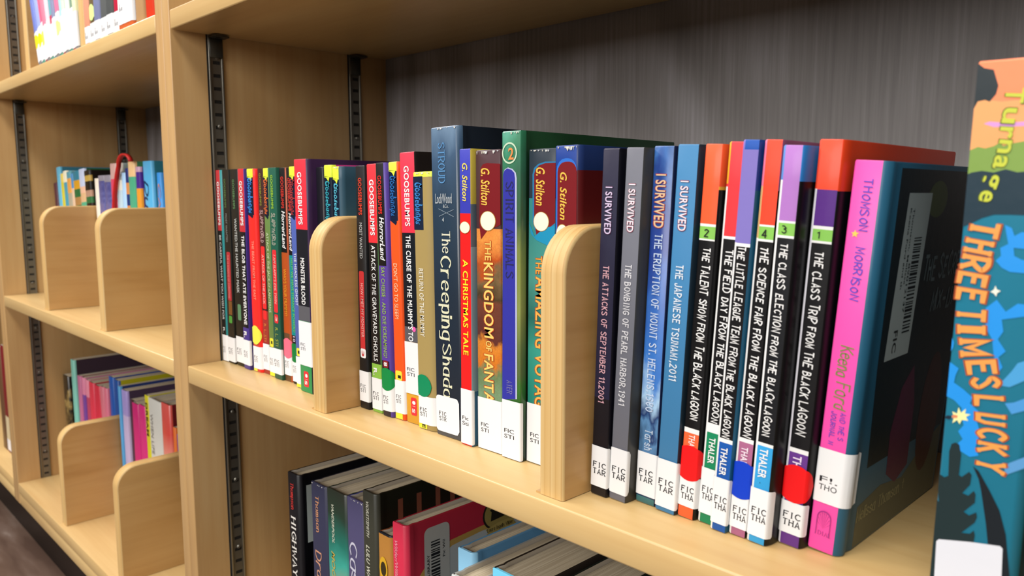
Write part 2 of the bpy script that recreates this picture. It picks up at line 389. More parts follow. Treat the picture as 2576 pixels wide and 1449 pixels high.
def wrap(root, name, P, ulo, uhi, zf, off, col, rough=.42):
    """a sticker bent round the spine: zf(u)->(zlow, zhigh)"""
    f, s = arc_map(P); us = sorted(set([ulo, uhi] + [x for x in s if ulo < x < uhi] + [ulo + (uhi-ulo)*i/14 for i in range(15)]))
    V = []; F = []
    for u in us:
        z0, z1 = zf(u); x, y = f(u, off); V += [(x*mm, y*mm, z0*mm), (x*mm, y*mm, z1*mm)]
    for i in range(len(us) - 1): F.append((2*i, 2*i+2, 2*i+3, 2*i+1))
    return mesh_obj(name, V, F, [mat(col, rough)], parent=root, smooth=True)
def flat_poly(root, name, pts, y, col, rough=.4):
    n = len(pts)
    bm = bmesh.new(); vs = [bm.verts.new((p[0]*mm, y, p[1]*mm)) for p in pts]; f = bm.faces.new(vs); f.normal_update()
    if f.normal.y > 0: f.normal_flip()
    bmesh.ops.triangulate(bm, faces=[f])
    me = bpy.data.meshes.new(name); bm.to_mesh(me); bm.free(); me.materials.append(mat(col, rough))
    o = bpy.data.objects.new(name, me); COL.objects.link(o); o.parent = root
    return o
def ellipse(cx, cz, rx, rz, n=24, a0=0, a1=2*math.pi):
    return [(cx + rx*math.cos(a0 + (a1-a0)*i/n), cz + rz*math.sin(a0 + (a1-a0)*i/n)) for i in range(n)]
def rrect(x0, x1, z0, z1, r):
    if r <= 0: return [(x0, z0), (x1, z0), (x1, z1), (x0, z1)]
    r = min(r, (x1-x0)/2.01, (z1-z0)/2.01); P = []
    for cx, cz, a in ((x1-r, z0+r, -90), (x1-r, z1-r, 0), (x0+r, z1-r, 90), (x0+r, z0+r, 180)):
        for i in range(5):
            t = math.radians(a + 90*i/4); P.append((cx + r*math.cos(t), cz + r*math.sin(t)))
    return P
def clamp_poly(pts, h, w):
    return [(max(.15, min(p[0], w)), max(.4, min(p[1], h - .8))) for p in pts]
def book(o, y_off=0, z0=0.0, kind=None, group=None):
    hc = o.get('hc', 0); w_, h, d, fw = o['w'], o['h'], o['d'], o['fw']
    lean = math.radians(o.get('lean', 0)); yaw = math.radians(o.get('yaw', 0))
    lift = w_ * math.sin(lean) if lean > 0 else 0
    name = 'hardcover_book' if hc else 'paperback_book'
    root = empty(name, (o['x']*mm, o['y']*mm, z0 + lift*mm + .0002), (0, lean, yaw))
    tag(root, o['l'], 'book', group)
    P = profile(w_, d, fw, o.get('rl', 1.0), o.get('ry', 4.2), hc)
    sp, sd = o['sp'], o['sd']
    # left strip printed along the spine edge: insert a split so it has its own faces
    x_ls = 1.35
    if o.get('ls'):
        i = next(i for i, p in enumerate(P) if p[2] == 'S' and p[0] >= 1.0 - 1e-6)
        P.insert(i + 1, (x_ls, -.02, 'S')); x_ls = x_ls + .01
    ct = 2.2 if hc else .6
    cv = make_cover(root, P, h, sp, sd, o.get('ls'), o.get('cr', 's'), ct, hc, x_ls)
    px = ct + .05; pz = 3.0 if hc else .4
    py0 = o.get('ry', 4.2) + .2
    pg = o.get('pg')
    box('page_block', (px*mm, py0*mm, pz*mm), ((w_-px)*mm, (d - (4 if hc else .8))*mm, (h-pz)*mm), mat(pg, .9) if pg else M_PAGE, root, bev=.0006, seg=1)
    hh = h
    for i, (a, b, c0, c1, col, rd) in enumerate(o.get('pre', [])):
        flat_poly(root, 'print_panel', clamp_poly(rrect(a, b, c0, c1, 1.2 if rd else 0), hh, w_), -.00014, col)
    for t in o.get('tx', []):
        if t[0] == 'D' and sp[0][0] != 'art' and len(sp) > 1:
            zy = sp[0][1]; b1 = 1.2 + fw * .82
            if sp[1][0][:2] in ('10',):
                flat_poly(root, 'print_drip', [(.6, zy + .5), (b1, zy + .5), (b1, zy + .2), (b1 * .78, zy - 3.6), (b1 * .55, zy - 1.2), (.6, zy + 1)], -.00015, sp[0][0])
                zn = sp[1][1]; flat_poly(root, 'print_drip', [(.8, zn + .3), (b1, zn + .3), (b1, zn - 1.5), (b1 * .85, zn - 3.2), (b1 * .5, zn - 1.6)], -.00015, sp[1][0])
    for i, (col, pts) in enumerate(o.get('polys', [])):
        flat_poly(root, 'print_panel', clamp_poly(pts, hh, w_ - 1), -.00016 - i*.000012, col)
    for i, (a, b, c0, c1, col, rd) in enumerate(o.get('rects', [])):
        flat_poly(root, 'print_panel', clamp_poly(rrect(a, b, c0, c1, 1.5 if rd else 0), hh, w_), -.00016 - i*.000012, col)
    for c, rx, rz, col in o.get('ov', []):
        flat_poly(root, 'print_panel', clamp_poly(ellipse(c[0], c[1], rx, rz), hh, w_-.3), -.00030, 'B08a3a'); flat_poly(root, 'print_panel', clamp_poly(ellipse(c[0], c[1], rx*.93, rz*.95), hh, w_-.3), -.00033, col)
    if 'ring' in o:
        c, r, col = o['ring']
        A = ellipse(c[0], c[1], r, r, 32); B = ellipse(c[0], c[1], r*.84, r*.84, 32)
        A = [(max(.3, a[0]), a[1]) for a in A]; B = [(max(.5, a[0]), a[1]) for a in B]
        V = [(p[0]*mm, -.00026, p[1]*mm) for p in A + B]; mesh_obj('print_ring', V, [(i, (i+1) % 32, 32 + (i+1) % 32, 32 + i) for i in range(32)], [mat(col, .35)], parent=root)
    if 'star' in o:
        c, r, col = o['star']; flat_poly(root, 'print_star', [(c[0] + r*(1 if k % 2 == 0 else .45)*math.sin(k*math.pi/5)*.6, c[1] + r*(1 if k % 2 == 0 else .45)*math.cos(k*math.pi/5)*.6) for k in range(10)], -.00026, col)
    for a, b, wd, col in o.get('lines', []):
        dx, dz = b[0]-a[0], b[1]-a[1]; L = math.hypot(dx, dz); nx, nz = -dz/L*wd/2, dx/L*wd/2
        flat_poly(root, 'print_line', [(a[0]+nx, a[1]+nz), (b[0]+nx, b[1]+nz), (b[0]-nx, b[1]-nz), (a[0]-nx, a[1]-nz)], -.00026, col)
    lab = o.get('lab')
    LY = -.00030
    f, s = arc_map(P)
    if lab:
        st = lab[5] if len(lab) > 5 else ''
        # lab: zlo, zhi, style, line1, line2, size, shape
        zlo, zhi, ls_, t1, t2, sz = lab[0], lab[1], lab[2], lab[3], lab[4], lab[5]
        shape = lab[6] if len(lab) > 6 else ''
        zlo = max(zlo, .4)
        i_c = 1.0 * math.pi / 2 + fw; u0 = .15
        reach = {'': i_c + (w_ - 1 - fw) * 1.35 + 1, 's': i_c + (w_-1-fw)*1.3, 'r': i_c + 1.5 + (w_-1-fw)*1.0, 'w': i_c + 12, 'f': i_c - .3}[shape]
        if shape == 'f': u0 = 1.3
        rr = {'r': 2.2, 's': 2.2, 'f': 3}.get(shape, .8)
        def zf(u):
            e = max(0, rr - (reach - u)); k = rr - math.sqrt(max(rr*rr - e*e, 0))
            k2 = 0
            if shape in 'rf' and shape: e2 = max(0, rr - (u - u0)); k2 = rr - math.sqrt(max(rr*rr - e2*e2, 0))
            k = max(k, k2); return zlo + k, zhi - k
        wrap(root, 'spine_label', P, u0, reach, zf, .40, 'ECEDEE', .38)
        if t1:
            cap = {'T': 2.5, 'S': 2.7}[ls_]; wd = min(fw * (.78 if sz >= .6 else .62), 9.0)
            if fw > 18: wd = 7.4; cap = 2.7
            if sz >= .6: cap = 2.9; wd = min(fw*.86, 8.6)
            x0 = 1 + fw * (.1 if fw < 18 else .3 if shape == 'r' else .12)
            zm = zlo + (zhi - zlo) * (.42 if sz < .6 else .45)
            if shape == 'w': zm = zlo + (zhi-zlo)*.36
            tcol = '26262a' if fw < 23 else '3a3a3e'
            across(root, ls_, t1, x0, zm + .7, wd, cap, tcol, -.00046, 'label_lettering'); across(root, ls_, t2, x0, zm - cap - .3, wd, cap, tcol, -.00046, 'label_lettering')
    for xc, zc, r, col in o.get('dots', []):
        ru = 9.2 if r > 5 else r; rz = r; uc = xc + .6
        lo = max(.1, uc - ru); hi = uc + ru
        wrap(root, 'colour_dot', P, lo, hi, lambda u: (zc - rz*math.sqrt(max(0, 1-((u-uc)/ru)**2)), zc + rz*math.sqrt(max(0, 1-((u-uc)/ru)**2))), .56, col, .4)
    for t in o.get('tx', []):
        st = t[0]
        if st[0] == 'h': across(root, st[1:], t[1], t[2], t[3], t[4], t[5], t[6], -.00032); continue
        if st == 'O' and len(t) > 7: down(root, 'O', t[1], t[2], t[3] + .3, t[4] + .6, t[5] * 1.04, t[7], -.00027, 'lettering_outline', .045)
        yy = -.00031
        down(root, st, t[1], t[2], t[3], t[4], t[5], t[6], yy)
    for st, tx, y0, y1, za, zb, col in o.get('stx', []): side(root, st, tx, y0, y1 - y0, za, zb, col, w_ + .1)
    if o.get('torn'):
        rnd = random.Random(o.get('id', 1)); T = o['torn']
        for k in range(4 + 4 * T):
            xx = rnd.uniform(.8, w_ - 2.5); ww = rnd.uniform(.4, 2.4) * (1.3 if T > 1 else 1); hg = rnd.uniform(.3, 1.5) * (1.8 if T > 1 else 1)
            pts = [(xx + (j/5)*ww, h - .8 - hg * abs(math.sin(j*math.pi/5)) * rnd.uniform(.6, 1.1)) for j in range(6)] + [(xx + ww, h - .75), (xx, h - .75)]
            flat_poly(root, 'torn_print', [(max(.3, min(p[0], w_-2.2)), p[1]) for p in pts], -.00034 - k * .000008, ['e8e6e0', 'cfcabc', 'b8bcc0'][k % 3], .7)
    return root
MAIN=[
{'id':1,'l':'black paperback with short red spine top and teal edge,against the left side panel','x':0.8,'y':37.5,'w':14.7,'fw':8.3,'h':194.5,'d':133,'lean':0.43,'cr':'c','sp':[('C0333A',133.9),('17181b',0.0)],'sd':[('2A8F93',0.0)],'lab':[0.4,27.3,'T','FIC','STI',0.3],'tx':[('B','GOOSEBUMPS',5.2,182.9,43.6,4.6,'f2f2f0'),('S','BE CAREFUL WHAT YOU WISH FOR',5.2,129.2,86.3,4.2,'d8d8d4'),('S','R.',5.2,35.0,5.8,4.2,'d8d8d4')]},
{'id':2,'l':'black paperback with dull green series name,red title band and lime print','x':15.8,'y':36.4,'w':15.2,'fw':13.3,'h':194.5,'d':133,'lean':0.93,'cr':'s','sp':[('1B1D1B',0.0)],'sd':[('1B1D1B',0.0)],'lab':[2.1,27.0,'T','FIC','STI',0.3],'tx':[('B','GOOSEBUMPS',6.3,185.4,28.4,3.7,'5C7A4A'),('S','MOST WANTED',7.0,151.3,28.1,3.7,'8d918d'),('S','THE 12 SCREAMS OF CHRISTMAS',7.7,110.5,43.8,3.7,'e88a84')],'rects':[(4.3,12.3,64.3,113.3,'B8323A',1),(5.0,12.3,50.1,63.9,'7d5228',0),(5.0,11.7,41.5,48.9,'4f9a3c',1)]},
{'id':3,'l':'black paperback with dull green series name,white title and green face print','x':33.4,'y':37.1,'w':19.1,'fw':15.5,'h':194.5,'d':133,'lean':0.3,'cr':'s','sp':[('1B1D1B',0.0)],'sd':[('232523',0.0)],'lab':[3.9,30.0,'T','FIC','STI',0.3],'tx':[('B','GOOSEBUMPS',8.0,184.7,28.5,4.3,'5f8a5c'),('S','WANTED:THE HAUNTED MASK',9.5,147.1,73.4,5.3,'c8ccc8')],'rects':[(6.4,13.4,46.5,62.5,'5d8a63',1)]},
{'id':4,'l':'paperback with red spine top,black title band and purple cover','x':52.8,'y':35.1,'w':13.7,'fw':11.5,'h':194.4,'d':133,'lean':0.93,'cr':'c','sp':[('C4303A',134.6),('17181b',41.2),('4a3a8c',0.0)],'sd':[('3F2F86',0.0)],'lab':[4.4,29.2,'T','FIC','STI',0.3],'tx':[('B','GOOSEBUMPS',6.8,182.9,42.4,5.8,'f2f2f0'),('B','THE BLOB THAT ATE EVERYONE',7.3,131.0,86.6,5.8,'f2f2f0'),('B','R.',5.6,37.5,6.3,5.8,'f2f2f0')]},
{'id':5,'l':'bright red paperback with blue script logo and pale yellow dot','x':69.5,'y':37.3,'w':15.8,'fw':11.5,'h':194.1,'d':133,'lean':0.13,'cr':'c','sp':[('DDEE40',186.2),('101C30',150.9),('FF3028',44.5),('d8483a',0.0)],'sd':[('FF2A25',0.0)],'lab':[3.2,24.9,'T','FIC','STI',0.25],'tx':[('D','Goosebumps',6.8,185.4,32.8,8.6,'3C8CE0'),('S','THE BEAST FROM THE EAST',7.9,126.6,56.4,4.6,'ff9a84')],'rects':[(0.2,7.3,0.5,3.0,'E8E050',0)],'dots':[(6.8,36.0,9.2,'E8E850')]},
{'id':6,'l':'dark brown paperback with red title band and green series name','x':85.6,'y':39.3,'w':12.1,'fw':10.2,'h':194.1,'d':133,'lean':0.59,'cr':'s','sp':[('3A2220',60.9),('A33530',0.0)],'sd':[('40211f',60.9),('B83A32',0.0)],'lab':[4.3,29.2,'T','FIC','STI',0.3],'tx':[('B','GOOSEBUMPS',5.6,189.7,29.9,3.4,'8A8A3A'),('H','SLAPPYWORLD',6.1,155.7,29.7,5.1,'c8a0a0'),('S','ATTACK OF THE JACK',6.1,114.1,46.8,4.1,'f0b0a8'),('S','R. L. STI',6.1,48.5,16.9,4.6,'d88040')],'rects':[(2.5,9.7,62.7,121.9,'E83030',1),(3.0,9.7,52.4,61.2,'E83030',1)]},
{'id':7,'l':'olive green paperback with orange script logo on navy','x':99.7,'y':38.5,'w':12.1,'fw':8.5,'h':194.1,'d':133,'lean':0.07,'cr':'c','sp':[('DDEB40',185.8),('101C30',150.7),('6B8A4A',0.0)],'sd':[('7d9a50',0.0)],'lab':[4.0,27.8,'T','FIC','STI',0.3],'tx':[('D','Goosebumps',5.2,183.9,32.0,6.4,'E0703A'),('S',"ATTACK OF THE JACK-O'-LANTERNS",5.2,135.1,74.3,4.2,'c8d8b0')],'rects':[(1.9,8.7,28.2,36.5,'E8E040',1),(4.0,6.9,30.9,33.9,'202020',0),(0.2,10.1,0.5,4.5,'E8E83A',0)]},
{'id':8,'l':'dark green paperback with yellow-green series name and red title band','x':112.1,'y':36.3,'w':15.0,'fw':13.1,'h':194.1,'d':133,'lean':0.61,'cr':'s','sp':[('1F5A48',0.0)],'sd':[('123f33',0.0)],'lab':[4.9,28.8,'T','FIC','STI',0.25],'tx':[('B','GOOSEBUMPS',6.9,187.5,30.3,3.9,'9AC83A'),('H','SLAPPYWORLD',7.6,153.5,28.6,5.9,'b0b0a0'),('I',"I AM SLAPPY'S EVIL TWIN",7.6,115.8,45.4,3.9,'f0a8a0'),('B','3',7.6,58.9,4.5,3.3,'f0c0b8'),('S','R. L. STI',7.6,48.5,17.2,5.3,'9aa848')],'rects':[(3.6,10.8,62.6,120.1,'E03038',1),(3.9,10.8,52.6,60.8,'E03038',1)]},
{'id':9,'l':'black and burnt orange paperback with red series name and pink dot','x':127.5,'y':38.8,'w':13.8,'fw':10.0,'h':193.7,'d':133,'lean':0.56,'cr':'c','sp':[('151313',118.3),('B5501E',44.8),('6a4a30',0.0)],'sd':[('B5522A',0.0)],'lab':[6.0,29.2,'T','FIC','STI',0.2],'tx':[('B','GOOSEBUMPS',6.0,185.9,28.1,5.0,'D03A30'),('I','HorrorLand',6.5,155.6,33.8,6.0,'f2f2f0'),('S',"WHO'S YOUR MUMMY?",6.0,103.5,42.9,5.0,'E89A2A')],'dots':[(7.0,31.0,9.4,'FF7088')]},
{'id':10,'l':'black and teal paperback with red series name and dark green dot','x':143.6,'y':38.0,'w':12.5,'fw':8.0,'h':193.7,'d':133,'lean':-0.05,'cr':'s','sp':[('151313',116.6),('128a8a',44.7),('1a1a1a',0.0)],'sd':[('22282a',0.0)],'lab':[2.6,29.0,'T','FIC','STI',0.2],'tx':[('B','GOOSEBUMPS',5.0,184.6,28.8,4.0,'D03A30'),('I','HorrorLand',5.4,154.1,33.7,4.8,'f2f2f0'),('S','HELP! WE HAVE STRANGE POWERS!',5.8,113.8,66.1,4.0,'6ac05a'),('B','10',5.0,43.9,5.1,3.2,'d8c8d8')],'dots':[(5.4,28.9,8.7,'0F7A3A')]},
{'id':11,'l':'periwinkle blue paperback with dark red script logo,tucked behind a taller book','x':157.9,'y':33.9,'w':13.3,'fw':8.5,'h':194.0,'d':133,'lean':-0.55,'cr':'s','sp':[('DDEB40',185.5),('101C30',151.2),('5468B4',0.0)],'sd':[('4a5cac',0.0)],'lab':[3.6,28.1,'T','','',0.2],'tx':[('D','Goosebumps',5.2,183.4,31.0,6.8,'b03a3a'),('S','THE HEADLESS GHOST',6.1,119.8,46.2,4.2,'e0e4f4')],'rects':[(1.9,8.7,28.5,35.7,'E8E040',1),(4.0,7.4,30.7,33.6,'202020',0),(0.2,11.3,0.5,4.2,'E8E83A',0)]},
{'id':12,'l':'tall book with bright red spine top,white label and green foot,left of a divider','x':171.5,'y':29.8,'w':22.0,'fw':18.5,'h':199.4,'d':160,'lean':0.27,'cr':'c','sp':[('E8303E',140.8),('1c1d24',75.3),('5d5d62',62.4),('2A9A5A',0.0)],'sd':[('3A2248',62.4),('1c1a24',0.0)],'lab':[23.6,62.2,'S','FIC','STI',0.3,'s'],'tx':[('B','GOOSEBUMPS',9.3,188.8,43.9,6.7,'f2f2f0'),('B','MONSTER BLOOD',10.2,116.7,40.0,6.3,'f2f2f0'),('B','S',10.2,10.3,3.5,3.7,'f2f2f0')],'rects':[(6.5,14.3,4.9,18.6,'E0303A',1),(8.8,12.5,13.2,16.3,'f2f2f0',1),(8.8,12.5,11.4,11.8,'f0b0b0',0)]},
{'id':17,'l':'black paperback with red series name and narrow red title band,against the divider','x':254.2,'y':36.1,'w':13.3,'fw':11.0,'h':192.1,'d':133,'lean':0.36,'cr':'s','sp':[('151517',8.5)],'sd':[('101012',8.5)],'lab':[6.2,30.8,'T','FIC','STI',0.2],'tx':[('B','GOOSEBUMPS',6.5,182.8,28.4,4.6,'E0452f'),('S','MOST WANTED',6.5,148.3,27.8,4.0,'b8bab8'),('S','HOW I MET MY MONSTER',6.5,101.0,43.0,3.5,'f0b0a8'),('B','3',6.0,47.1,4.5,3.3,'C83235')],'rects':[(2.6,9.2,46.8,110.5,'C83235',1),(2.6,9.8,41.4,48.8,'f0f0f0',1)]},
{'id':18,'l':'paperback with red spine top,black title and grass green foot','x':270.1,'y':37.2,'w':13.5,'fw':11.5,'h':193.1,'d':133,'lean':-0.35,'cr':'c','sp':[('E8303A',133.3),('151517',38.8),('8ABE4A',11.3)],'sd':[('5a8a50',38.8),('8ABE4A',11.3)],'lab':[2.6,27.6,'T','FIC','STI',0.2],'tx':[('B','GOOSEBUMPS',6.8,181.3,42.3,5.8,'f2f2f0'),('S','ATTACK OF THE GRAVEYARD GHOULS',6.8,131.3,90.2,5.5,'f2f2f0'),('B','R.',5.6,35.5,6.0,4.6,'f2f2f0')]},
{'id':19,'l':'black and violet paperback with white script name and dark green dot','x':286.2,'y':35.9,'w':13.1,'fw':9.3,'h':193.5,'d':133,'lean':-1.05,'cr':'c','sp':[('151313',116.5),('5A3F9E',43.6),('221b28',36.1),('2b2530',14.5)],'sd':[('57409a',14.5)],'lab':[4.5,24.8,'T','FIC','STI',0.2],'tx':[('B','GOOSEBUMPS',5.2,184.1,28.7,4.7,'E03028'),('I','HorrorLand',6.6,153.2,32.8,6.0,'f2f2f0'),('S','SAY CHEESE - AND DIE SCREAMING!',6.1,115.5,69.2,4.7,'9ABE50'),('B','8',5.7,42.6,3.1,4.2,'f2f2f0')],'rects':[(2.4,8.9,38.2,43.8,'8a2028',1)],'dots':[(6.6,29.4,8.9,'0F8A45')]},
{'id':20,'l':'bright orange paperback with blue script logo on navy','x':299.8,'y':38.1,'w':12.8,'fw':9.4,'h':193.8,'d':133,'lean':-1.15,'cr':'c','sp':[('E0EB4A',187.0),('101C38',150.6),('F4581E',16.6)],'sd':[('F4581E',16.6)],'lab':[5.0,30.5,'T','FIC','STI',0.2],'tx':[('D','Goosebumps',5.7,183.7,29.7,6.6,'2A6AB0'),('S',"DON'T GO TO SLEEP!",5.7,118.9,41.6,4.7,'FFC9A0')],'rects':[(1.5,9.5,30.2,37.7,'E8E040',1),(4.3,8.1,31.9,34.3,'202020',0),(0.2,9.0,0.5,5.8,'E8E040',0)]},
{'id':21,'l':'tall book with red spine top,black middle and gold foot,small pink tack mark','x':312.9,'y':38.6,'w':18.4,'fw':16.5,'h':200.2,'d':133,'lean':-1.03,'cr':'c','sp':[('E8344A',142.2),('101820',72.9),('5a5a60',61.7),('D8A030',0.0)],'sd':[('201a18',19.0)],'lab':[22.6,61.7,'S','FIC','STI',0.4,'s'],'tx':[('B','GOOSEBUMPS',8.4,190.5,43.4,5.9,'f2f2f0'),('B',"THE CURSE OF THE MUMMY'S TOMB",8.4,140.5,85.4,5.6,'f2f2f0'),('B','S',9.3,11.6,3.3,3.3,'f2f2f0')],'rects':[(6.0,12.9,6.3,19.9,'E0303A',1),(7.6,11.4,14.7,17.4,'f2f2f0',1),(7.6,11.4,13.2,13.5,'f0b0b0',0),(10.1,14.2,69.8,73.3,'FF60B0',1)]},
{'id':22,'l':'short tan paperback with navy logo panel and dark green dot','x':331.6,'y':35.9,'w':20.0,'fw':12.2,'h':185.8,'d':133,'lean':-0.89,'cr':'s','sp':[('E0EB4A',182.1),('A8925A',23.0)],'sd':[('9F8A52',23.0)],'lab':[4.0,24.8,'T','FIC','STI',0.3],'tx':[('D','Goosebumps',6.1,178.4,29.6,7.3,'3a86cc'),('S','RETURN OF THE MUMMY',7.1,117.5,49.1,5.1,'e8e4d4'),('B','E',5.9,3.7,2.7,3.7,'202020')],'pre':[(0.2,10.8,145.1,182.6,'14223c',0)],'rects':[(0.2,9.5,0.5,5.0,'E8E040',0)],'dots':[(6.5,32.5,8.2,'0F8A5A')],'torn':1},
{'id':23,'l':'tall navy hardcover in a plastic jacket with crossed rapiers and pale serif title','x':351.9,'y':35.9,'w':29.0,'fw':25.0,'h':215.3,'d':150,'lean':-0.69,'hc':1,'cr':'s','sp':[('art_navy',14.9),('4c4f57',0.0)],'sd':[('16202c',26.8)],'lab':[3.2,29.1,'T','FIC','STR',0.3,'f'],'tx':[('R','STROUD',11.5,204.5,26.6,6.5,'5A8FC0'),('R','The',14.8,144.7,14.4,8.2,'D8D8C0'),('R','Creeping',14.0,127.3,57.2,10.5,'DCDCBC'),('R','Shadow',13.5,66.3,47.6,9.0,'DCDCBC'),('hS','LockWood',4.0,163.9,17.5,7.0,'b8c0c4'),('hS','&Co.',12.2,160.9,5.8,2.4,'b0b8bc'),('hS','4',11.0,151.4,3.8,3.0,'c0c8cc')],'lines':[([7.3,160.2],[23.2,154.9],0.35,'8a98a4'),([23.3,159.7],[7.6,155.0],0.35,'8a98a4')],'stx':[('R','New',62,82,196,201,'6a6e70')],'torn':1},
{'id':24,'l':'thin hardcover with royal blue spine top and red lower spine','x':381.2,'y':33.6,'w':12.0,'fw':10.1,'h':199.6,'d':133,'lean':0.15,'cr':'c','sp':[('3A3FB0',157.7),('F02020',4.8)],'sd':[('C8B448',163.8),('5a6a78',135.8),('7f98a4',38.1),('3a6a8a',4.8)],'lab':[1.1,39.2,'S','Fic','Sti',0.35],'tx':[('I','G. Stilton',6.1,190.4,24.8,5.1,'F0D860'),('B','A CHRISTMAS TALE',6.1,127.1,64.4,5.1,'F8E830')],'ov':[([5.6,148.4],5.2,4.0,'F0E8D4')]},
{'id':25,'l':'thick paperback with torn burgundy spine top and orange fantasy landscape','x':395.2,'y':36.8,'w':24.5,'fw':21.5,'h':198.3,'d':133,'lean':-0.34,'cr':'s','sp':[('4A3035',147.9),('art_kingdom',7.2)],'sd':[('e4e2dc',147.9),('d8d4cc',7.2)],'lab':[-3.3,35.5,'S','FIC','STI',0.32],'tx':[('I','G. Stilton',10.0,186.8,23.7,8.2,'E8C050'),('O','THE',11.8,140.3,12.9,6.0,'E8C868','C04A20'),('O','KINGDOM',12.2,126.1,49.7,9.0,'F0D070','B84020'),('O','OF',11.8,74.5,6.9,5.6,'F0D070','B84020'),('O','FANTASY',11.8,65.5,44.0,9.0,'F0D070','B84020')],'polys':[('7A1A20',[[5.1,186.6],[7.4,189.3],[11.3,189.9],[27.5,189.1],[26.6,150.8],[20.3,149.5],[11.6,147.3],[4.9,141.0],[3.3,151.9]])],'ov':[([11.8,153.0],7.5,6.4,'F2EAD8')],'torn':2},
{'id':26,'l':'tall worn green hardcover with ringed numeral 2 and royal blue spine band','x':420.0,'y':35.4,'w':17.4,'fw':15.5,'h':208.8,'d':163,'lean':0.13,'hc':1,'cr':'s','sp':[('art_green',0.0)],'sd':[('art_green_cover',0.0)],'lab':[-1.1,38.7,'S','FIC','STI',0.42],'tx':[('R','SPIRIT ANIMALS',7.2,177.6,59.8,6.5,'2c2e5a'),('R','ATER',7.2,51.5,8.3,4.6,'7a78a8'),('hB','2',6.1,191.5,5.1,7.3,'E89050')],'polys':[('B8BCD8',[[1.4,182.4],[2.5,185.3],[5.7,186.7],[9.9,185.6],[12.7,183.2],[13.4,179.8],[13.9,40.8],[0.4,38.2]]),('3436a0',[[1.4,182.4],[2.5,184.8],[5.0,186.0],[8.8,185.2],[11.3,183.2],[12.0,179.8],[12.5,40.6],[0.4,38.2],[0.9,117.3]])],'ring':([7.1,195.4],6.6,'C8DCC0'),'torn':1},
{'id':27,'l':'thick paperback with burgundy panel and teal lower spine,left of the second divider','x':437.7,'y':40.2,'w':23.5,'fw':21.0,'h':197.3,'d':133,'lean':0.46,'cr':'s','sp':[('2a3540',167.6),('art_teal',0.0)],'sd':[('2a3540',42.2)],'lab':[-2.1,38.8,'S','FIC','STI',0.4],'tx':[('I','G. Stilton',10.5,186.1,22.9,7.3,'E8C050'),('O','THE',9.8,132.3,11.0,5.5,'E8A040','A04020'),('O','AMAZING VOYAGE',11.5,119.7,87.3,8.4,'F0B050','B04018')],'polys':[('2A7AA8',[[3.9,153.1],[3.5,182.1],[4.8,185.9],[8.2,188.2],[14.1,189.5],[23.4,189.4],[24.1,144.2],[8.0,143.0]]),('7A1A20',[[5.2,153.1],[4.9,182.1],[5.9,184.9],[8.8,187.3],[14.1,188.6],[23.4,188.7],[23.9,153.0],[7.7,143.5]]),('1F8FB8',[[0.8,153.0],[5.6,144.3],[8.0,145.9],[13.9,149.8],[24.0,151.4],[24.2,139.0],[15.7,139.5],[7.4,142.0],[2.6,145.7]])],'ov':[([11.2,153.5],6.6,6.0,'F2EAD8')],'torn':1},
{'id':29,'l':'midnight blue thin hardcover with pale pink slab lettering,against the second divider','x':501.5,'y':27.2,'w':12.0,'fw':10.0,'h':194.3,'d':133,'lean':1.84,'cr':'c','sp':[('201f38',56.9),('17151c',0.0)],'sd':[('0c0c18',0.0)],'ry':6.5,'lab':[5.4,29.0,'T','FIC','TAR',0.7],'tx':[('O','I SURVIVED',5.5,174.0,25.4,4.6,'D8C8E4','4a2040'),('T','THE ATTACKS OF SEPTEMBER 11,2001',5.5,131.1,76.4,3.6,'dcaab4')]},
{'id':30,'l':'grey thin hardcover with white slab lettering','x':513.7,'y':28.7,'w':12.1,'fw':10.2,'h':194.3,'d':133,'lean':2.54,'cr':'c','sp':[('70727C',0.0)],'sd':[('454543',0.0)],'ry':6.5,'lab':[4.2,30.2,'T','FIC','TAR',0.65,'r'],'tx':[('O','I SURVIVED',5.3,175.4,25.3,4.3,'f0e4ec','8a3048'),('T','THE BOMBING OF PEARL HARBOR,1941',5.6,132.5,77.2,3.7,'dcdcE0')]},
{'id':31,'l':'cloudy deep blue thin hardcover with cream and red lettering','x':526.7,'y':36.1,'w':14.1,'fw':11.3,'h':194.7,'d':133,'lean':2.33,'cr':'c','sp':[('art_cloud',3.7),('3F7070',0.0)],'sd':[('0e1a3c',0.0)],'ry':6.5,'lab':[4.7,29.4,'T','FIC','TAR',0.6],'tx':[('O','I SURVIVED',5.7,180.2,27.8,6.2,'E8C8A0','B83A28'),('T','THE ERUPTION OF MOUNT ST. HELENS,1980',6.1,148.9,96.1,4.3,'c8d8f0'),('T','Tarsh',6.7,42.3,11.3,4.5,'b8c8dc')]},
{'id':32,'l':'steel blue thin hardcover with white slab lettering','x':541.1,'y':34.0,'w':13.2,'fw':11.2,'h':194.8,'d':133,'lean':2.8,'cr':'c','sp':[('4282B2',0.0)],'sd':[('243644',0.0)],'ry':6.5,'lab':[2.7,29.2,'T','FIC','TAR',0.6],'tx':[('O','I SURVIVED',5.7,176.6,25.2,4.7,'f0e4ec','8a3048'),('T','THE JAPANESE TSUNAMI,2011',6.0,133.7,60.5,4.0,'e0e8f0')]},
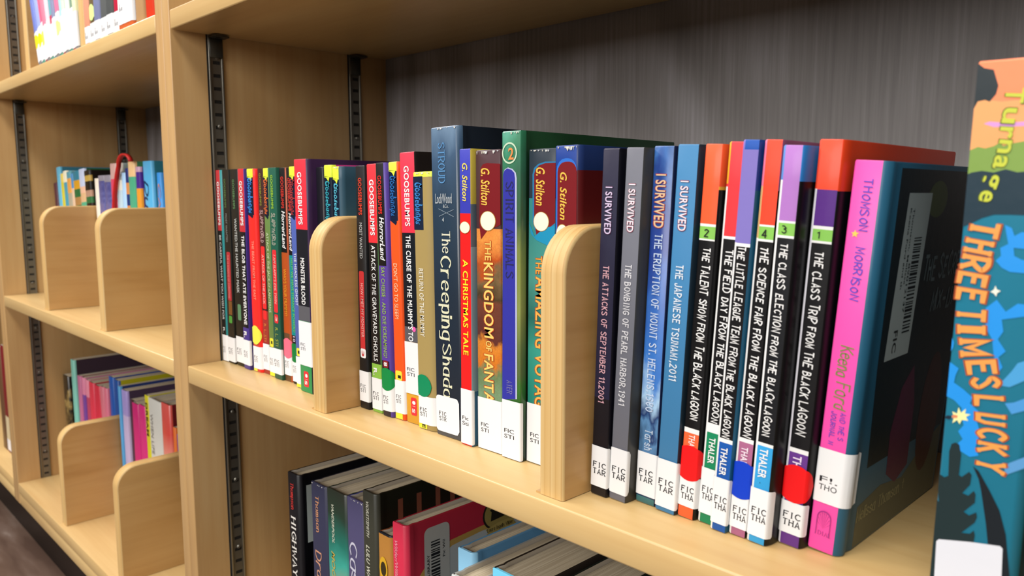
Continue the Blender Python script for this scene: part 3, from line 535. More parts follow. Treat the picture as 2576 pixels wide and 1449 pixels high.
{'id':33,'l':'orange topped black thin hardcover with 2 on a green square and red dot','x':554.5,'y':35.5,'w':11.2,'fw':8.3,'h':194.5,'d':133,'lean':3.28,'cr':'c','sp':[('FF6236',155.3),('f2f2f0',154.0),('8CCB5A',147.8),('f2f2f0',147.0),('101012',49.2),('f2f2f0',46.6),('FF6A3A',0.0)],'sd':[('E8552a',173.9),('E0A030',172.3),('0c0c0d',0.0)],'ry':6.5,'lab':[6.5,22.8,'T','FIC','THA',0.7],'tx':[('hH','2',3.5,149.2,3.5,3.6,'222222'),('H','THE TALENT SHOW FROM THE BLACK LAGOON',5.6,143.2,89.1,4.2,'f2f2f0'),('B','THALER',5.6,45.9,11.7,3.7,'f4e4dc')],'dots':[(5.6,30.5,9.6,'F0181C')]},
{'id':34,'l':'red topped black thin hardcover with yellow and white spine edge and green foot','x':566.0,'y':37.0,'w':9.1,'fw':7.2,'h':195.2,'d':133,'lean':3.44,'cr':'c','sp':[('F03C42',149.6),('f2f2f0',148.2),('101012',54.0),('f2f2f0',49.1),('188A5C',0.0)],'sd':[('0c0c0d',0.0)],'ls':[('F0AA28',175.0),('E8383C',173.6),('f2f2f0',0.0)],'ry':6.5,'lab':[5.4,30.0,'T','FIC','THA',0.75],'tx':[('H','THE FIELD DAY FROM THE BLACK LAGOON',5.3,142.9,87.8,3.6,'f2f2f0'),('B','THALER',5.0,46.6,13.8,3.6,'f2f2f0')]},
{'id':35,'l':'lavender topped black thin hardcover with blue foot and teal cover edge','x':575.5,'y':33.4,'w':9.4,'fw':7.5,'h':195.5,'d':133,'lean':3.37,'cr':'c','sp':[('1F55B0',190.9),('8478C4',146.7),('f2f2f0',145.1),('101012',48.9),('f2f2f0',46.8),('1A5AB0',0.0)],'sd':[('16489a',171.9),('1C6488',0.0)],'ls':[('8478C4',146.8),('f2f2f0',0.0)],'ry':6.5,'lab':[4.1,28.3,'T','FIC','THA',0.85],'tx':[('H','THE LITTLE LEAGUE TEAM FROM THE BLACK LAGOON',4.7,144.9,94.9,3.7,'f2f2f0'),('B','THALER',4.7,44.4,14.6,3.7,'f2f2f0')]},
{'id':36,'l':'vermilion topped black thin hardcover with 4 on a green square and dark blue dot','x':585.2,'y':35.1,'w':9.8,'fw':7.9,'h':195.1,'d':150,'lean':3.52,'cr':'c','sp':[('FF4A2E',155.8),('f2f2f0',154.9),('8CCB5A',149.0),('f2f2f0',147.9),('101012',51.0),('f2f2f0',48.9),('B06A90',0.0)],'sd':[('8f5478',171.8),('0c0c0d',0.0)],'ls':[('E87aa0',173.7),('d8b078',149.4),('f2f2f0',0.0)],'ry':6.5,'lab':[4.3,21.0,'T','FIC','THA',0.85],'tx':[('hH','4',3.4,150.0,3.3,3.7,'222222'),('H','THE SCIENCE FAIR FROM THE BLACK LAGOON',5.3,145.3,93.0,3.8,'f2f2f0'),('B','THALER',4.9,46.6,12.9,3.6,'f0e0ec')],'dots':[(4.9,29.5,9.7,'0F3FC8')]},
{'id':37,'l':'lilac topped black thin hardcover with 3 on a green square and sky blue foot','x':595.6,'y':34.0,'w':11.6,'fw':8.3,'h':192.0,'d':133,'lean':3.39,'cr':'c','sp':[('B47AC8',157.8),('f2f2f0',156.8),('8CCB5A',151.1),('f2f2f0',149.9),('14161a',51.2),('f2f2f0',49.6),('38A8E8',0.0)],'sd':[('2A78C0',175.9),('0c0c0d',0.0)],'ls':[('5a90d8',176.3),('f2f2f0',0.0)],'ry':6.5,'lab':[3.8,28.0,'T','FIC','THA',0.9],'tx':[('hH','3',3.5,152.4,3.5,3.3,'222222'),('H','THE CLASS ELECTION FROM THE BLACK LAGOON',5.2,147.1,92.0,3.5,'f2f2f0'),('B','THALER',5.2,48.4,14.7,4.2,'f2f2f0'),('S','.',5.2,31.5,0.8,1.7,'202020')]},
{'id':38,'l':'orange-red and purple topped black thin hardcover with 1 on a green square and red dot','x':607.5,'y':42.9,'w':12.7,'fw':9.6,'h':194.3,'d':150,'lean':3.58,'cr':'c','sp':[('FF4E2E',171.9),('5A2A88',155.5),('f2f2f0',154.0),('8CCB5A',148.7),('f2f2f0',147.6),('101012',49.3),('f2f2f0',47.1),('6a3a90',0.0)],'sd':[('E0421c',171.6),('0c0c0d',0.0)],'ls':[('F04A2c',172.1),('e4e4ec',0.0)],'ry':6.5,'lab':[6.3,22.4,'T','FIC','THA',0.85],'tx':[('hH','1',3.9,150.0,4.0,2.9,'222222'),('H','THE CLASS TRIP FROM THE BLACK LAGOON',5.8,143.5,86.8,4.0,'f2f2f0'),('B','TH',5.8,45.8,6.0,4.3,'f0e0f4')],'dots':[(6.3,31.8,9.5,'F0181C')]},
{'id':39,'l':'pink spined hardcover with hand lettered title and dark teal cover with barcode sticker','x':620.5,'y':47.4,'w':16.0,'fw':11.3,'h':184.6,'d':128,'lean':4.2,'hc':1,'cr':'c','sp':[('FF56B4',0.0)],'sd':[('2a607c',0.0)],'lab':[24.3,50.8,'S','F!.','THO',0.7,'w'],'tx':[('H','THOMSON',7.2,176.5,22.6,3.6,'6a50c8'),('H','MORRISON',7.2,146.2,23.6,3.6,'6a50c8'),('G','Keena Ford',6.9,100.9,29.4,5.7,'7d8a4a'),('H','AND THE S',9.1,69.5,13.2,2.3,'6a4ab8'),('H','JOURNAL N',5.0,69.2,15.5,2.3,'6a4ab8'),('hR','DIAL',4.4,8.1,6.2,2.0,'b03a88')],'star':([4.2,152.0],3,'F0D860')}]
LUCKY={'geo':(1.3856795694403614,217.47059518265306),'polys':[('FF9060',[[-8.7,227.0],[22.5,224.8],[24.5,203.4],[-1.3,202.1]]),('F2A868',[[-9.5,203.7],[1.2,204.1],[8.9,202.6],[24.5,203.4],[26.6,180.3],[-5.0,183.3]]),('16252b',[[-3.8,216.5],[0.2,217.9],[2.3,214.9],[5.4,214.1],[7.4,208.3],[6.9,205.3],[5.1,202.8],[3.5,203.5],[1.2,203.1],[-1.2,200.6],[-3.0,199.3],[-4.4,208.0]]),('D89ad8',[[3.8,195.0],[5.7,195.7],[10.9,195.0],[24.1,195.6],[24.2,193.7],[7.2,193.7]]),('7FA048',[[-5.3,185.9],[-1.8,184.7],[0.1,185.5],[2.7,186.7],[5.1,186.1],[7.8,186.9],[9.7,188.2],[10.8,186.8],[12.8,187.6],[17.1,188.4],[25.8,189.0],[27.0,176.2],[-4.3,174.4]]),('12303e',[[-4.3,175.0],[-1.1,176.8],[1.5,177.4],[4.7,178.0],[8.6,177.4],[12.3,178.6],[16.1,177.5],[26.8,178.9],[28.3,162.4],[15.0,162.4],[10.0,162.2],[6.2,160.8],[3.1,158.9],[-0.1,157.3],[-5.0,157.9]]),('2294E8',[[13.8,158.6],[16.1,157.6],[17.2,154.8],[19.3,156.3],[28.9,155.5],[29.4,150.0],[17.3,150.5],[17.8,147.6],[20.2,146.4],[29.8,145.8],[30.2,141.6],[16.9,141.7],[14.2,143.0],[12.0,145.4],[13.6,147.3],[13.1,150.2],[15.5,151.8]]),('2294E8',[[10.4,127.7],[13.7,131.1],[16.9,127.1],[20.4,130.5],[31.3,130.4],[31.5,127.6],[15.9,124.0],[16.8,119.7],[15.3,116.5],[18.2,112.5],[16.1,109.9],[17.7,106.4],[16.4,103.9],[14.5,110.3],[13.5,116.2],[11.0,120.3]]),('2294E8',[[-0.9,114.7],[0.9,113.2],[0.8,111.1],[-0.8,109.6],[-2.2,110.6]]),('2294E8',[[-0.7,105.3],[3.4,103.4],[2.5,100.5],[2.2,97.6],[5.7,95.6],[8.9,93.2],[8.3,90.7],[11.4,88.3],[11.2,84.4],[12.7,80.1],[11.6,74.3],[12.9,71.3],[10.0,70.0],[6.6,71.5],[5.6,74.3],[7.0,76.3],[5.2,79.0],[6.9,81.8],[5.7,85.5],[5.7,88.3],[2.8,90.8],[-1.2,91.8],[-0.8,96.7],[-1.7,101.2]]),('4AA0D8',[[20.7,105.5],[22.3,108.8],[33.0,112.1],[33.6,105.0],[20.6,99.5],[17.0,99.5]]),('4A98D8',[[19.6,93.2],[22.4,94.1],[34.3,97.9],[34.7,92.9],[22.1,89.6]]),('5A9ad0',[[21.5,69.3],[23.1,71.3],[36.4,75.0],[36.8,70.6],[22.3,66.4]]),('1C2E30',[[2.8,70.4],[3.4,73.5],[4.7,74.4],[6.1,73.9],[7.0,70.0],[6.9,61.9],[8.0,61.5],[10.3,64.2],[11.2,63.2],[11.0,59.2],[8.6,55.2],[10.8,54.8],[12.5,57.2],[13.2,55.9],[13.2,52.7],[9.7,48.0],[11.7,47.1],[14.0,49.1],[14.4,47.3],[13.8,44.9],[9.6,39.4],[12.6,40.0],[13.8,41.7],[14.3,39.9],[14.1,36.1],[12.0,31.3],[13.3,15.5],[-2.0,9.1],[-0.4,35.1],[-0.1,43.5],[-0.9,49.8],[0.9,49.1],[-0.4,54.1],[-0.6,60.4],[2.0,59.6],[3.3,60.6]]),('141c22',[[11.4,66.7],[13.4,65.4],[17.7,58.8],[21.5,52.2],[24.3,43.7],[28.2,21.6],[21.2,18.7],[19.6,34.1],[17.5,46.1],[14.9,58.0],[13.7,62.3]]),('dfe2ea',[[1.3,33.0],[2.1,34.1],[12.9,36.8],[22.9,38.7],[23.8,38.0],[24.8,20.2],[2.0,10.8]]),('F4F0A8',[[2.6,86.3],[4.3,85.8],[4.6,88.4],[5.6,86.4],[7.1,88.3],[7.0,86.4],[8.9,86.5],[7.4,85.2],[8.3,83.9],[6.1,83.7],[5.5,81.9],[4.5,83.3],[3.0,81.7],[3.3,84.0]]),('E08A60',[[2.5,84.4],[3.2,85.2],[4.6,85.1],[4.5,84.1],[2.8,83.7]]),('182838',[[0.0,83.5],[1.1,84.4],[2.5,84.4],[2.0,83.0],[0.6,83.0]]),('F4F4E0',[[11.4,133.8],[12.5,134.8],[12.8,136.3],[13.4,134.9],[14.7,134.5],[13.6,133.6],[13.4,132.3],[12.5,133.4]])],'w':[('T',7.4,156.6,8,35),('H',6.2,150.1,8,34),('R',5.6,143.9,7,38),('E',5.0,137.9,6,30),('E',5.1,131.9,4,30),('T',5.8,124.4,-2,28),('I',6.4,118.9,-5,22),('M',7.8,112.2,-9,46),('E',10.9,105.3,-13,34),('S',12.8,99.7,-12,30),('L',14.6,93.0,-6,28),('U',15.7,86.2,-4,28),('C',16.6,80.6,-3,28),('K',17.1,75.2,-1,28),('Y',17.2,68.4,2,30)],'a':[('T',13.2,204.6,6,34),('u',13.0,197.4,6,34),('r',12.5,191.4,6,26),('n',12.5,186.5,7,30),('a',11.6,180.9,10,30),('g',9.7,174.1,14,34),('e',8.1,168.5,12,26)]}
# ------------------------------------------------------------------ the room
ZF = -.4695
def floor_mat():
    m, n, l, b = nodes('brown_floor_tile')
    t = n.new('ShaderNodeTexCoord'); mp = n.new('ShaderNodeMapping'); mp.inputs['Scale'].default_value = (3, 14, 1); l.new(t.outputs['Object'], mp.inputs[0])
    z = n.new('ShaderNodeTexNoise'); z.inputs['Scale'].default_value = 2.2; z.inputs['Detail'].default_value = 7; l.new(mp.outputs[0], z.inputs['Vector'])
    r = ramp(n, [(.35, '57443a'), (.55, '6a564a'), (.68, '77655a'), (.78, '94857a')]); l.new(z.outputs['Fac'], r.inputs[0]); l.new(r.outputs[0], b.inputs['Base Color']); b.inputs['Roughness'].default_value = .3
    return m
fl = box('floor', (-4, -4, ZF - .05), (3.5, .45, ZF), floor_mat()); fl['kind'] = 'structure'
wb = box('wall_back', (-4, .27, ZF), (3.5, .33, 2.3), mat('d8d2c4', .8)); wb['kind'] = 'structure'
# ------------------------------------------------------------------ bookcases
PT = .0173; DEP = .2495; TH = .0181; TOPZ = 1.03
ZS = {'base': -.3294, 'main': 0.0, 'up': .3444 + .0005, 'top': .69}
def standard(parent, X, y0, y1, sgn, zlo=-.3294, zhi=1.0):
    """slotted steel shelf standard let into the side panel; slots every 12.7 mm are real openings"""
    wid = y1 - y0; V = []; F = []
    t = .0016 * sgn
    def q(ya, yb, za, zb, x):
        i = len(V); V.extend([(x, ya, za), (x, yb, za), (x, yb, zb), (x, ya, zb)]); F.append((i, i+1, i+2, i+3) if sgn > 0 else (i+3, i+2, i+1, i))
    fl_ = .0022; sw0 = y0 + wid*.3; sw1 = y1 - wid*.22; xf = X + .0008*sgn
    q(y0 + fl_, sw0, zlo, zhi, xf); q(sw1, y1 - fl_, zlo, zhi, xf)
    z = zlo + .006; zp = zlo
    while z < zhi - .01:
        q(sw0, sw1, zp, z, xf); zp = z + .0034; z += .0127
    q(sw0, sw1, zp, zhi, xf)
    o = mesh_obj('shelf_standard', V, F, [M_STD], parent=parent)
    bk_ = mesh_obj('slot_backing', [(X + .0003*sgn, y0, zlo), (X + .0003*sgn, y1, zlo), (X + .0003*sgn, y1, zhi), (X + .0003*sgn, y0, zhi)], [(0, 1, 2, 3) if sgn > 0 else (3, 2, 1, 0)], [M_SLOT], parent=o)
    for a, b in ((y0, y0 + fl_), (y1 - fl_, y1)):
        xa, xb = sorted((X, X + .0021*sgn)); box('standard_flange', (xa, a, zlo), (xb, b, zhi), M_STD, o, bev=.0004, seg=1)
    xa, xb = sorted((X, X + .0006*sgn)); box('groove_shadow_strip', (xa, y0 - .0014, zlo), (xb, y0, zhi), M_SLOT, o)
    xa, xb = sorted((X, X + .0007*sgn)); box('groove_lip', (xa, y1, zlo), (xb, y1 + .0012, zhi), M_DIVE, o)
    rnd = random.Random(int(X*1000) + int(y0*1000))
    for k in range(14):
        zz = zlo + .04 + k*.075 + rnd.uniform(-.01, .01)
        if zz > zhi - .02: break
        bm = bmesh.new(); bmesh.ops.create_cone(bm, cap_ends=True, segments=10, radius1=.0022, radius2=.0014, depth=.0012, matrix=Matrix.Translation((xf + .0008*sgn, (sw0+sw1)/2 + .0005, zz)) @ Matrix.Rotation(math.pi/2*sgn, 4, 'Y'))
        me = bpy.data.meshes.new('nail_head'); bm.to_mesh(me); bm.free(); me.materials.append(M_STD); c = bpy.data.objects.new('nail_head', me); COL.objects.link(c); c.parent = o
    return o
def clip(parent, X, yc, zb, sgn):
    """steel clip hooked in the standard with a tongue under the shelf"""
    c = empty('shelf_clip', (0, 0, 0)); c.parent = parent
    xa, xb = sorted((X + .001*sgn, X + .0036*sgn)); box('clip_plate', (xa, yc - .0068, zb - .021), (xb, yc + .0068, zb - .0004), M_CLIP, c, bev=.0006, seg=1)
    n = 10; V = []; F = []
    hx = X + .0085*sgn; r = .0022
    outer = [(X + .002*sgn, yc - .0075), (X + .014*sgn, yc - .0075), (X + .0155*sgn, yc - .005), (X + .0155*sgn, yc + .006), (X + .014*sgn, yc + .009), (X + .002*sgn, yc + .009)]
    m = len(outer)
    hole = [(hx + r*1.6*math.cos(2*math.pi*i/12), yc + r*math.sin(2*math.pi*i/12)) for i in range(12)]
    bm = bmesh.new(); 
    vo = [bm.verts.new((p[0], p[1], zb - .0026)) for p in outer]; vh = [bm.verts.new((p[0], p[1], zb - .0026)) for p in hole]
    ed = [bm.edges.new((vo[i], vo[(i+1) % m])) for i in range(m)] + [bm.edges.new((vh[i], vh[(i+1) % 12])) for i in range(12)]
    bmesh.ops.triangle_fill(bm, use_beauty=True, use_dissolve=False, edges=ed)
    fs = [f for f in bm.faces if not all(v in vh for v in f.verts)]
    ex = bmesh.ops.extrude_face_region(bm, geom=bm.faces[:]); bmesh.ops.translate(bm, vec=(0, 0, .0018), verts=[g for g in ex['geom'] if isinstance(g, bmesh.types.BMVert)])
    bmesh.ops.recalc_face_normals(bm, faces=bm.faces[:])
    me = bpy.data.meshes.new('clip_tongue'); bm.to_mesh(me); bm.free(); me.materials.append(M_CLIP); t = bpy.data.objects.new('clip_tongue', me); COL.objects.link(t); t.parent = c
def bookcase(x0, x1, label, clips):
    """x0..x1 = clear width between the side panels"""
    r = empty('bookcase', (x0, 0, ZF)); tag(r, label, 'bookcase')
    g = empty('tmp'); 
    def P(o): 
        o.parent = r; o.matrix_parent_inverse = Matrix.Translation((-x0, 0, -ZF)); return o
    kids = [box('side_panel', (x0 - PT, 0, -.3672), (x0, DEP + .012, TOPZ), M_SIDE, None, bev=.0012),
            box('side_panel', (x1, 0, -.3672), (x1 + PT, DEP + .012, TOPZ), M_SIDE, None, bev=.0012),
            box('back_panel', (x0, DEP, ZF + .1), (x1, DEP + .012, TOPZ - .02), M_BACK),
            box('bottom_shelf', (x0, 0.0, -.3294 - .0188), (x1, DEP, -.3294), M_SHELF, None, bev=.0012),
            box('base_rail', (x0, 0.0006, -.3672), (x1, .02, -.3294 - .0192), M_SHELF, None, bev=.001),
            box('top_board', (x0, 0, TOPZ - .02), (x1, DEP, TOPZ), M_SHELF, None, bev=.0012),
            box('toe_kick', (x0 - PT, .034, ZF), (x1 + PT, .046, -.3672), mat('14110f', .35))]
    for k in kids: P(k)
    bpy.data.objects.remove(g)
    ss = [standard(None, x0, .0362, .0512, 1), standard(None, x0, .1985, .2135, 1), standard(None, x1, .0362, .0512, -1), standard(None, x1, .1985, .2135, -1)]
    for s_ in ss: P(s_)
    for z in clips:
        for X, sg in ((x0, 1), (x1, -1)):
            for yc in (.0437, .206):
                c = empty('shelf_clip'); bpy.data.objects.remove(c)
                clip(None, X, yc, z, sg)
    for o in list(COL.objects):
        if o.name.startswith('shelf_clip') and o.parent is None: P(o)
    return r
def adj_shelf(x0, x1, zt, label):
    o = box('wooden_shelf', (x0 + .0012, .0002, zt - TH), (x1 - .0012, DEP - .002, zt), M_SHELF, None, bev=.0013, seg=2)
    tag(o, label, 'shelf', 'adjustable maple shelves'); return o
def divider(x, zb, label, h=.1527, dep=.2, y=.006, t=.0181):
    r = empty('book_divider', (x, y, zb)); tag(r, label, 'divider', 'wooden shelf dividers')
    R_ = .026; n = 10; prof = [(0, 0)] + [(R_ - R_*math.cos(math.pi/2*i/n), h - R_ + R_*math.sin(math.pi/2*i/n)) for i in range(n + 1)] + [(dep, h), (dep, 0)]
    m = len(prof); e = .0016; V = []; F = []; MI = []
    def ins(p, k):
        cy, cz = dep/2, h/2; return (p[0] + (k if p[0] < cy else -k), p[1] + (k if p[1] < cz * .2 else -k) * (1 if p[1] > .001 else 0))
    rings = [(0, e), (e*.3, e*.3), (e, 0), (t - e, 0), (t - e*.3, e*.3), (t, e)]
    for X, k in rings:
        for p in prof:
            q = ins(p, k) if k else p; V.append((X, q[0], q[1]))
    for a in range(len(rings) - 1):
        for i in range(m):
            j = (i + 1) % m; F.append((a*m + i, a*m + j, (a+1)*m + j, (a+1)*m + i)); MI.append(1)
    F.append(tuple(range(m - 1, -1, -1))); MI.append(0); F.append(tuple((len(rings)-1)*m + i for i in range(m))); MI.append(0)
    bm = bmesh.new(); vs = [bm.verts.new(v) for v in V]; 
    for f, k in zip(F, MI):
        ff = bm.faces.new([vs[i] for i in f]); ff.material_index = k; ff.smooth = k == 1
    bmesh.ops.recalc_face_normals(bm, faces=bm.faces[:])
    me = bpy.data.meshes.new('panel'); bm.to_mesh(me); bm.free(); me.materials.append(M_DIV); me.materials.append(M_DIVE); me.set_sharp_from_angle(angle=1.1)
    o = bpy.data.objects.new('panel', me); COL.objects.link(o); o.parent = r; o.location = (0, 0, .0004)
    box('foot_plate', (-.0028, .0004, 0.0001), (t * .8, dep - .004, .0012), M_CLIP if False else M_DIV, r)
    return r
XM0, XM1 = 0.0, .7293
XL0, XL1 = -.7639, -.0346
XK0, XK1 = -1.5278, -.7985
bookcase(XM0, XM1, 'near maple bookcase holding the long row of thin chapter books', (.3263,))
bookcase(XL0, XL1, 'middle maple bookcase left of the double upright, with two dividers per shelf', (.3263,))
bookcase(XK0, XK1, 'far left maple bookcase, only a sliver with a dark red book in view', (.3263,))
adj_shelf(XM0, XM1, 0, 'near bookcase shelf carrying the long row of thin chapter books')
adj_shelf(XM0, XM1, .3448, 'near bookcase shelf above the long row, seen from below')
adj_shelf(XM0, XM1, .69, 'near bookcase topmost shelf, above the picture')
adj_shelf(XL0, XL1, .0005, 'middle bookcase shelf at mid height with two dividers and pushed-back books')
adj_shelf(XL0, XL1, .3463, 'middle bookcase upper shelf with overexposed white labelled books')
adj_shelf(XL0, XL1, .69, 'middle bookcase topmost shelf, above the picture')
adj_shelf(XK0, XK1, .0005, 'far left bookcase shelf at mid height')
adj_shelf(XK0, XK1, .3463, 'far left bookcase upper shelf')
low = box('wooden_shelf', (XM0 + .0012, .0002, -.30 - TH), (XM1 - .0012, DEP - .002, -.30), M_SHELF, None, bev=.0013, seg=2); tag(low, 'near bookcase low shelf under the large hardcovers', 'shelf', 'adjustable maple shelves')
divider(.2332, 0, 'rounded divider on the main row, left one, beside the tall book with green foot')
divider(.4813, 0, 'rounded divider on the main row, right one, beside the midnight blue thin hardcover')
divider(-.5345, .0005, 'left divider on the middle bookcase mid shelf, next to the metal strip')
divider(-.2817, .0005, 'right divider on the middle bookcase mid shelf, next to the double upright')
divider(-.5235, -.3294, 'left divider on the middle bookcase bottom shelf, blue book above it')
divider(-.2764, -.3294, 'right divider on the middle bookcase bottom shelf, nearest the double upright')
divider(-.5421, .3463, 'left divider on the middle bookcase upper shelf, books leaning on it')
divider(-.289, .3463, 'right divider on the middle bookcase upper shelf, beside the peach book')
# ------------------------------------------------------------------ main row
for o in MAIN:
    book(o, group='books in the long main row')
def simple(l, x, y, w, h, sp, sd, z0=0.0, lean=0, fw=None, d=133, g=None, **k):
    o = dict(id=int(x*7) % 97, l=l, x=x, y=y, w=w, fw=fw or max(w - 4, w*.7), h=h, d=d, lean=lean,
             sp=sp if isinstance(sp, list) else [(sp, 0)], sd=sd if isinstance(sd, list) else [(sd, 0)], **k)
    return book(o, z0=z0, group=g)
G1 = 'books in the long main row'
simple('black thin paperback with lime lettering, just left of the left main divider', 194.6, 37.5, 12, 192.5, '13121b', '15141f', g=G1, tx=[('S', 'HALLOWEEN', 7.5, 142, 60, 3.2, '8ab030')])
simple('paperback with yellow top, cyan script and magenta cover, behind left main divider', 207.2, 37.5, 12.2, 194, [('DDEB40', 184), ('101C30', 143), ('C03A80', 0)], 'B83A80', fw=9.2, g=G1, tx=[('D', 'Goosebumps', 5.6, 181, 36, 6, '3AA8B8')])
simple('paperback with yellow top, pale blue script and slate cover, behind left main divider', 219.8, 37.8, 13.2, 192.5, [('DDEB40', 182), ('101C30', 138), ('3A5F70', 0)], '37586a', fw=8.2, cr='c', g=G1, torn=1, tx=[('D', 'Goosebumps', 5, 179, 38, 5.4, '58B8D0')])
simple('thick paperback with blue outlined burgundy panel and torn white top, behind the right main divider', 461.6, 39.8, 19.2, 198.5, [('1c3f90', 166), ('2A5AB0', 0)], [('20366c', 184), ('5a1618', 130), ('1c62b8', 0)], fw=15.6, cr='c', g=G1, torn=2,
       polys=[('3272D0', rrect(1.2, 17, 138, 191, 7)), ('7A1A20', rrect(2.0, 17, 139, 189, 6)), ('1f7ad8', [(1, 120), (17, 122), (17, 140), (9, 141), (2, 137)])], ov=[((6, 146), 5.0, 6.6, 'F2EAD8')], tx=[('I', 'G. Stilton', 7, 183, 28, 5.2, 'E8C050')])
# closest book, right edge of the picture
LKO = dict(id=40, l='closest book: tall hardcover with night swamp artwork, standing alone at the right', x=682.6, y=20, w=29, fw=24.5, h=217.5, d=146, lean=1.386, hc=1,
           sp=[('FF9060', 205), ('1F7C98', 0)], sd=[('1a4a5c', 0)], polys=LUCKY['polys'])
lk = book(LKO)
for key, col, st, base in (('w', 'F0A050', 'W', .62), ('a', 'C8D040', 'B', .62)):
    for ch, cx, cz, r, hpx in LUCKY[key]:
        V, F, w_, c = text2d(st, ch); ax = min(v[0] for v in V); aw = max(v[0] for v in V) - ax; Lg = hpx * .158; cp = (8.4 if key == 'w' else 6.2)
        for k, (cc, yy, ex) in enumerate((('a84a24' if key == 'w' else '4a5a18', -.00042, 1.12), (col, -.00048, 1.0))):
            a_ = math.radians(r); vs = []
            for pv in V:
                u = ((pv[0] - ax) / aw - .5) * Lg * ex; v = (pv[1] / c - .5) * cp * ex
                # reads downwards with the letter tops to the right; r leans the line to the left
                vs.append(((cx - u * math.sin(a_) + v * math.cos(a_)) * mm, yy - (pv[2] if len(pv) > 2 else 0), (cz - u * math.cos(a_) - v * math.sin(a_)) * mm))
            mesh_obj('title_lettering', vs, F, [mat(cc, .4)], parent=lk)
kf = [o for o in COL.objects if o.type == 'EMPTY' and o.get('label', '').startswith('pink spined')][0]
W39 = 16.12
# barcode sticker, lettering and arch emblem on the pink book
bc = mesh_obj('barcode_sticker', [(W39*mm, y*mm, z*mm) for y, z in ((22, 92), (53, 92), (57, 171), (26, 171))], [(0, 1, 2, 3)], [mat('b9c4c2', .45)], parent=kf)
rnd = random.Random(4); z = 150
V = []; F = []
while z > 104:
    t = rnd.choice((.5, .8, 1.3)); i = len(V); V += [((W39+.1)*mm, 40*mm, (z-t)*mm), ((W39+.1)*mm, 50*mm, (z-t)*mm), ((W39+.1)*mm, 50*mm, z*mm), ((W39+.1)*mm, 40*mm, z*mm)]; F.append((i, i+1, i+2, i+3)); z -= t + rnd.choice((.5, .8, 1.1))
mesh_obj('barcode_bars', V, F, [mat('1c2022', .6)], parent=bc)
side(kf, 'S', 'Thomson, Melissa', 33.5, 2.2, 128, 164, '2c3a3c', W39 + .1, 'label_lettering', True)
side(kf, 'S', 'Keena Ford and th', 29.5, 2.2, 126, 164, '2c3a3c', W39 + .1, 'label_lettering', True)
side(kf, 'S', '89012137', 36.5, 2.6, 114, 138, '2c3a3c', W39 + .1, 'label_lettering', True)
side(kf, 'B', 'FIC', 30, 5, 95, 106, '202628', W39 + .1, 'label_lettering', True)
side(kf, 'H', 'THE SECRET', 60, 60, 128, 139, '6f7f82', W39)
side(kf, 'H', 'MIX-UP', 78, 38, 111, 121, '6f7f82', W39)
side(kf, 'R', 'Melissa Thomson *', 14, 62, 14, 20, 'a09a70', W39)
def side_poly(root, name, pts, x, col):
    n = len(pts); bm = bmesh.new(); f = bm.faces.new([bm.verts.new((x*mm, p[0]*mm, p[1]*mm)) for p in pts]); f.normal_update()
    if f.normal.x < 0: f.normal_flip()
    bmesh.ops.triangulate(bm, faces=[f]); me = bpy.data.meshes.new(name); bm.to_mesh(me); bm.free(); me.materials.append(mat(col, .35))
    o = bpy.data.objects.new(name, me); COL.objects.link(o); o.parent = root; return o
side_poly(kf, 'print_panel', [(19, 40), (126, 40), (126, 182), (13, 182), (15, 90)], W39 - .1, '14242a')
side_poly(kf, 'print_panel', [(13, 1), (126, 1), (126, 40), (100, 34), (70, 22), (40, 26), (13, 22)], W39 - .08, '5a5c48')
side_poly(kf, 'print_panel', [(46, 30), (60, 22), (76, 28), (74, 62), (66, 84), (52, 74), (44, 52)], W39 - .05, '5a2440')
side_poly(kf, 'print_panel', ellipse(100, 52, 16, 34, 20), W39 - .05, '4a2622')
side_poly(kf, 'print_panel', ellipse(66, 168, 14, 9, 18), W39 - .05, '4a5a30')
for k in range(9):
    a_ = math.radians(20 + k * 17.5); flat_poly(kf, 'print_line', [(6.5, 11.5), (6.5 + 3.4*math.cos(a_) - .08, 12 + 8*math.sin(a_)), (6.5 + 3.4*math.cos(a_) + .12, 12 + 8*math.sin(a_))], -.0006, 'a03080')
A_ = [(3.1, 8), (3.1, 17)] + [(6.5 - 3.4*math.cos(math.pi*i/10), 17 + 3.6*math.sin(math.pi*i/10)) for i in range(11)] + [(9.9, 8)]
V = [(p[0]*mm, -.0006, p[1]*mm) for p in A_] + [((6.5 + (p[0]-6.5)*.9)*mm, -.0006, (8.3 + (p[1]-8.3)*.95)*mm) for p in A_]
mesh_obj('print_arch', V, [(i, i+1, len(A_)+i+1, len(A_)+i) for i in range(len(A_)-1)], [mat('a03080', .4)], parent=kf)
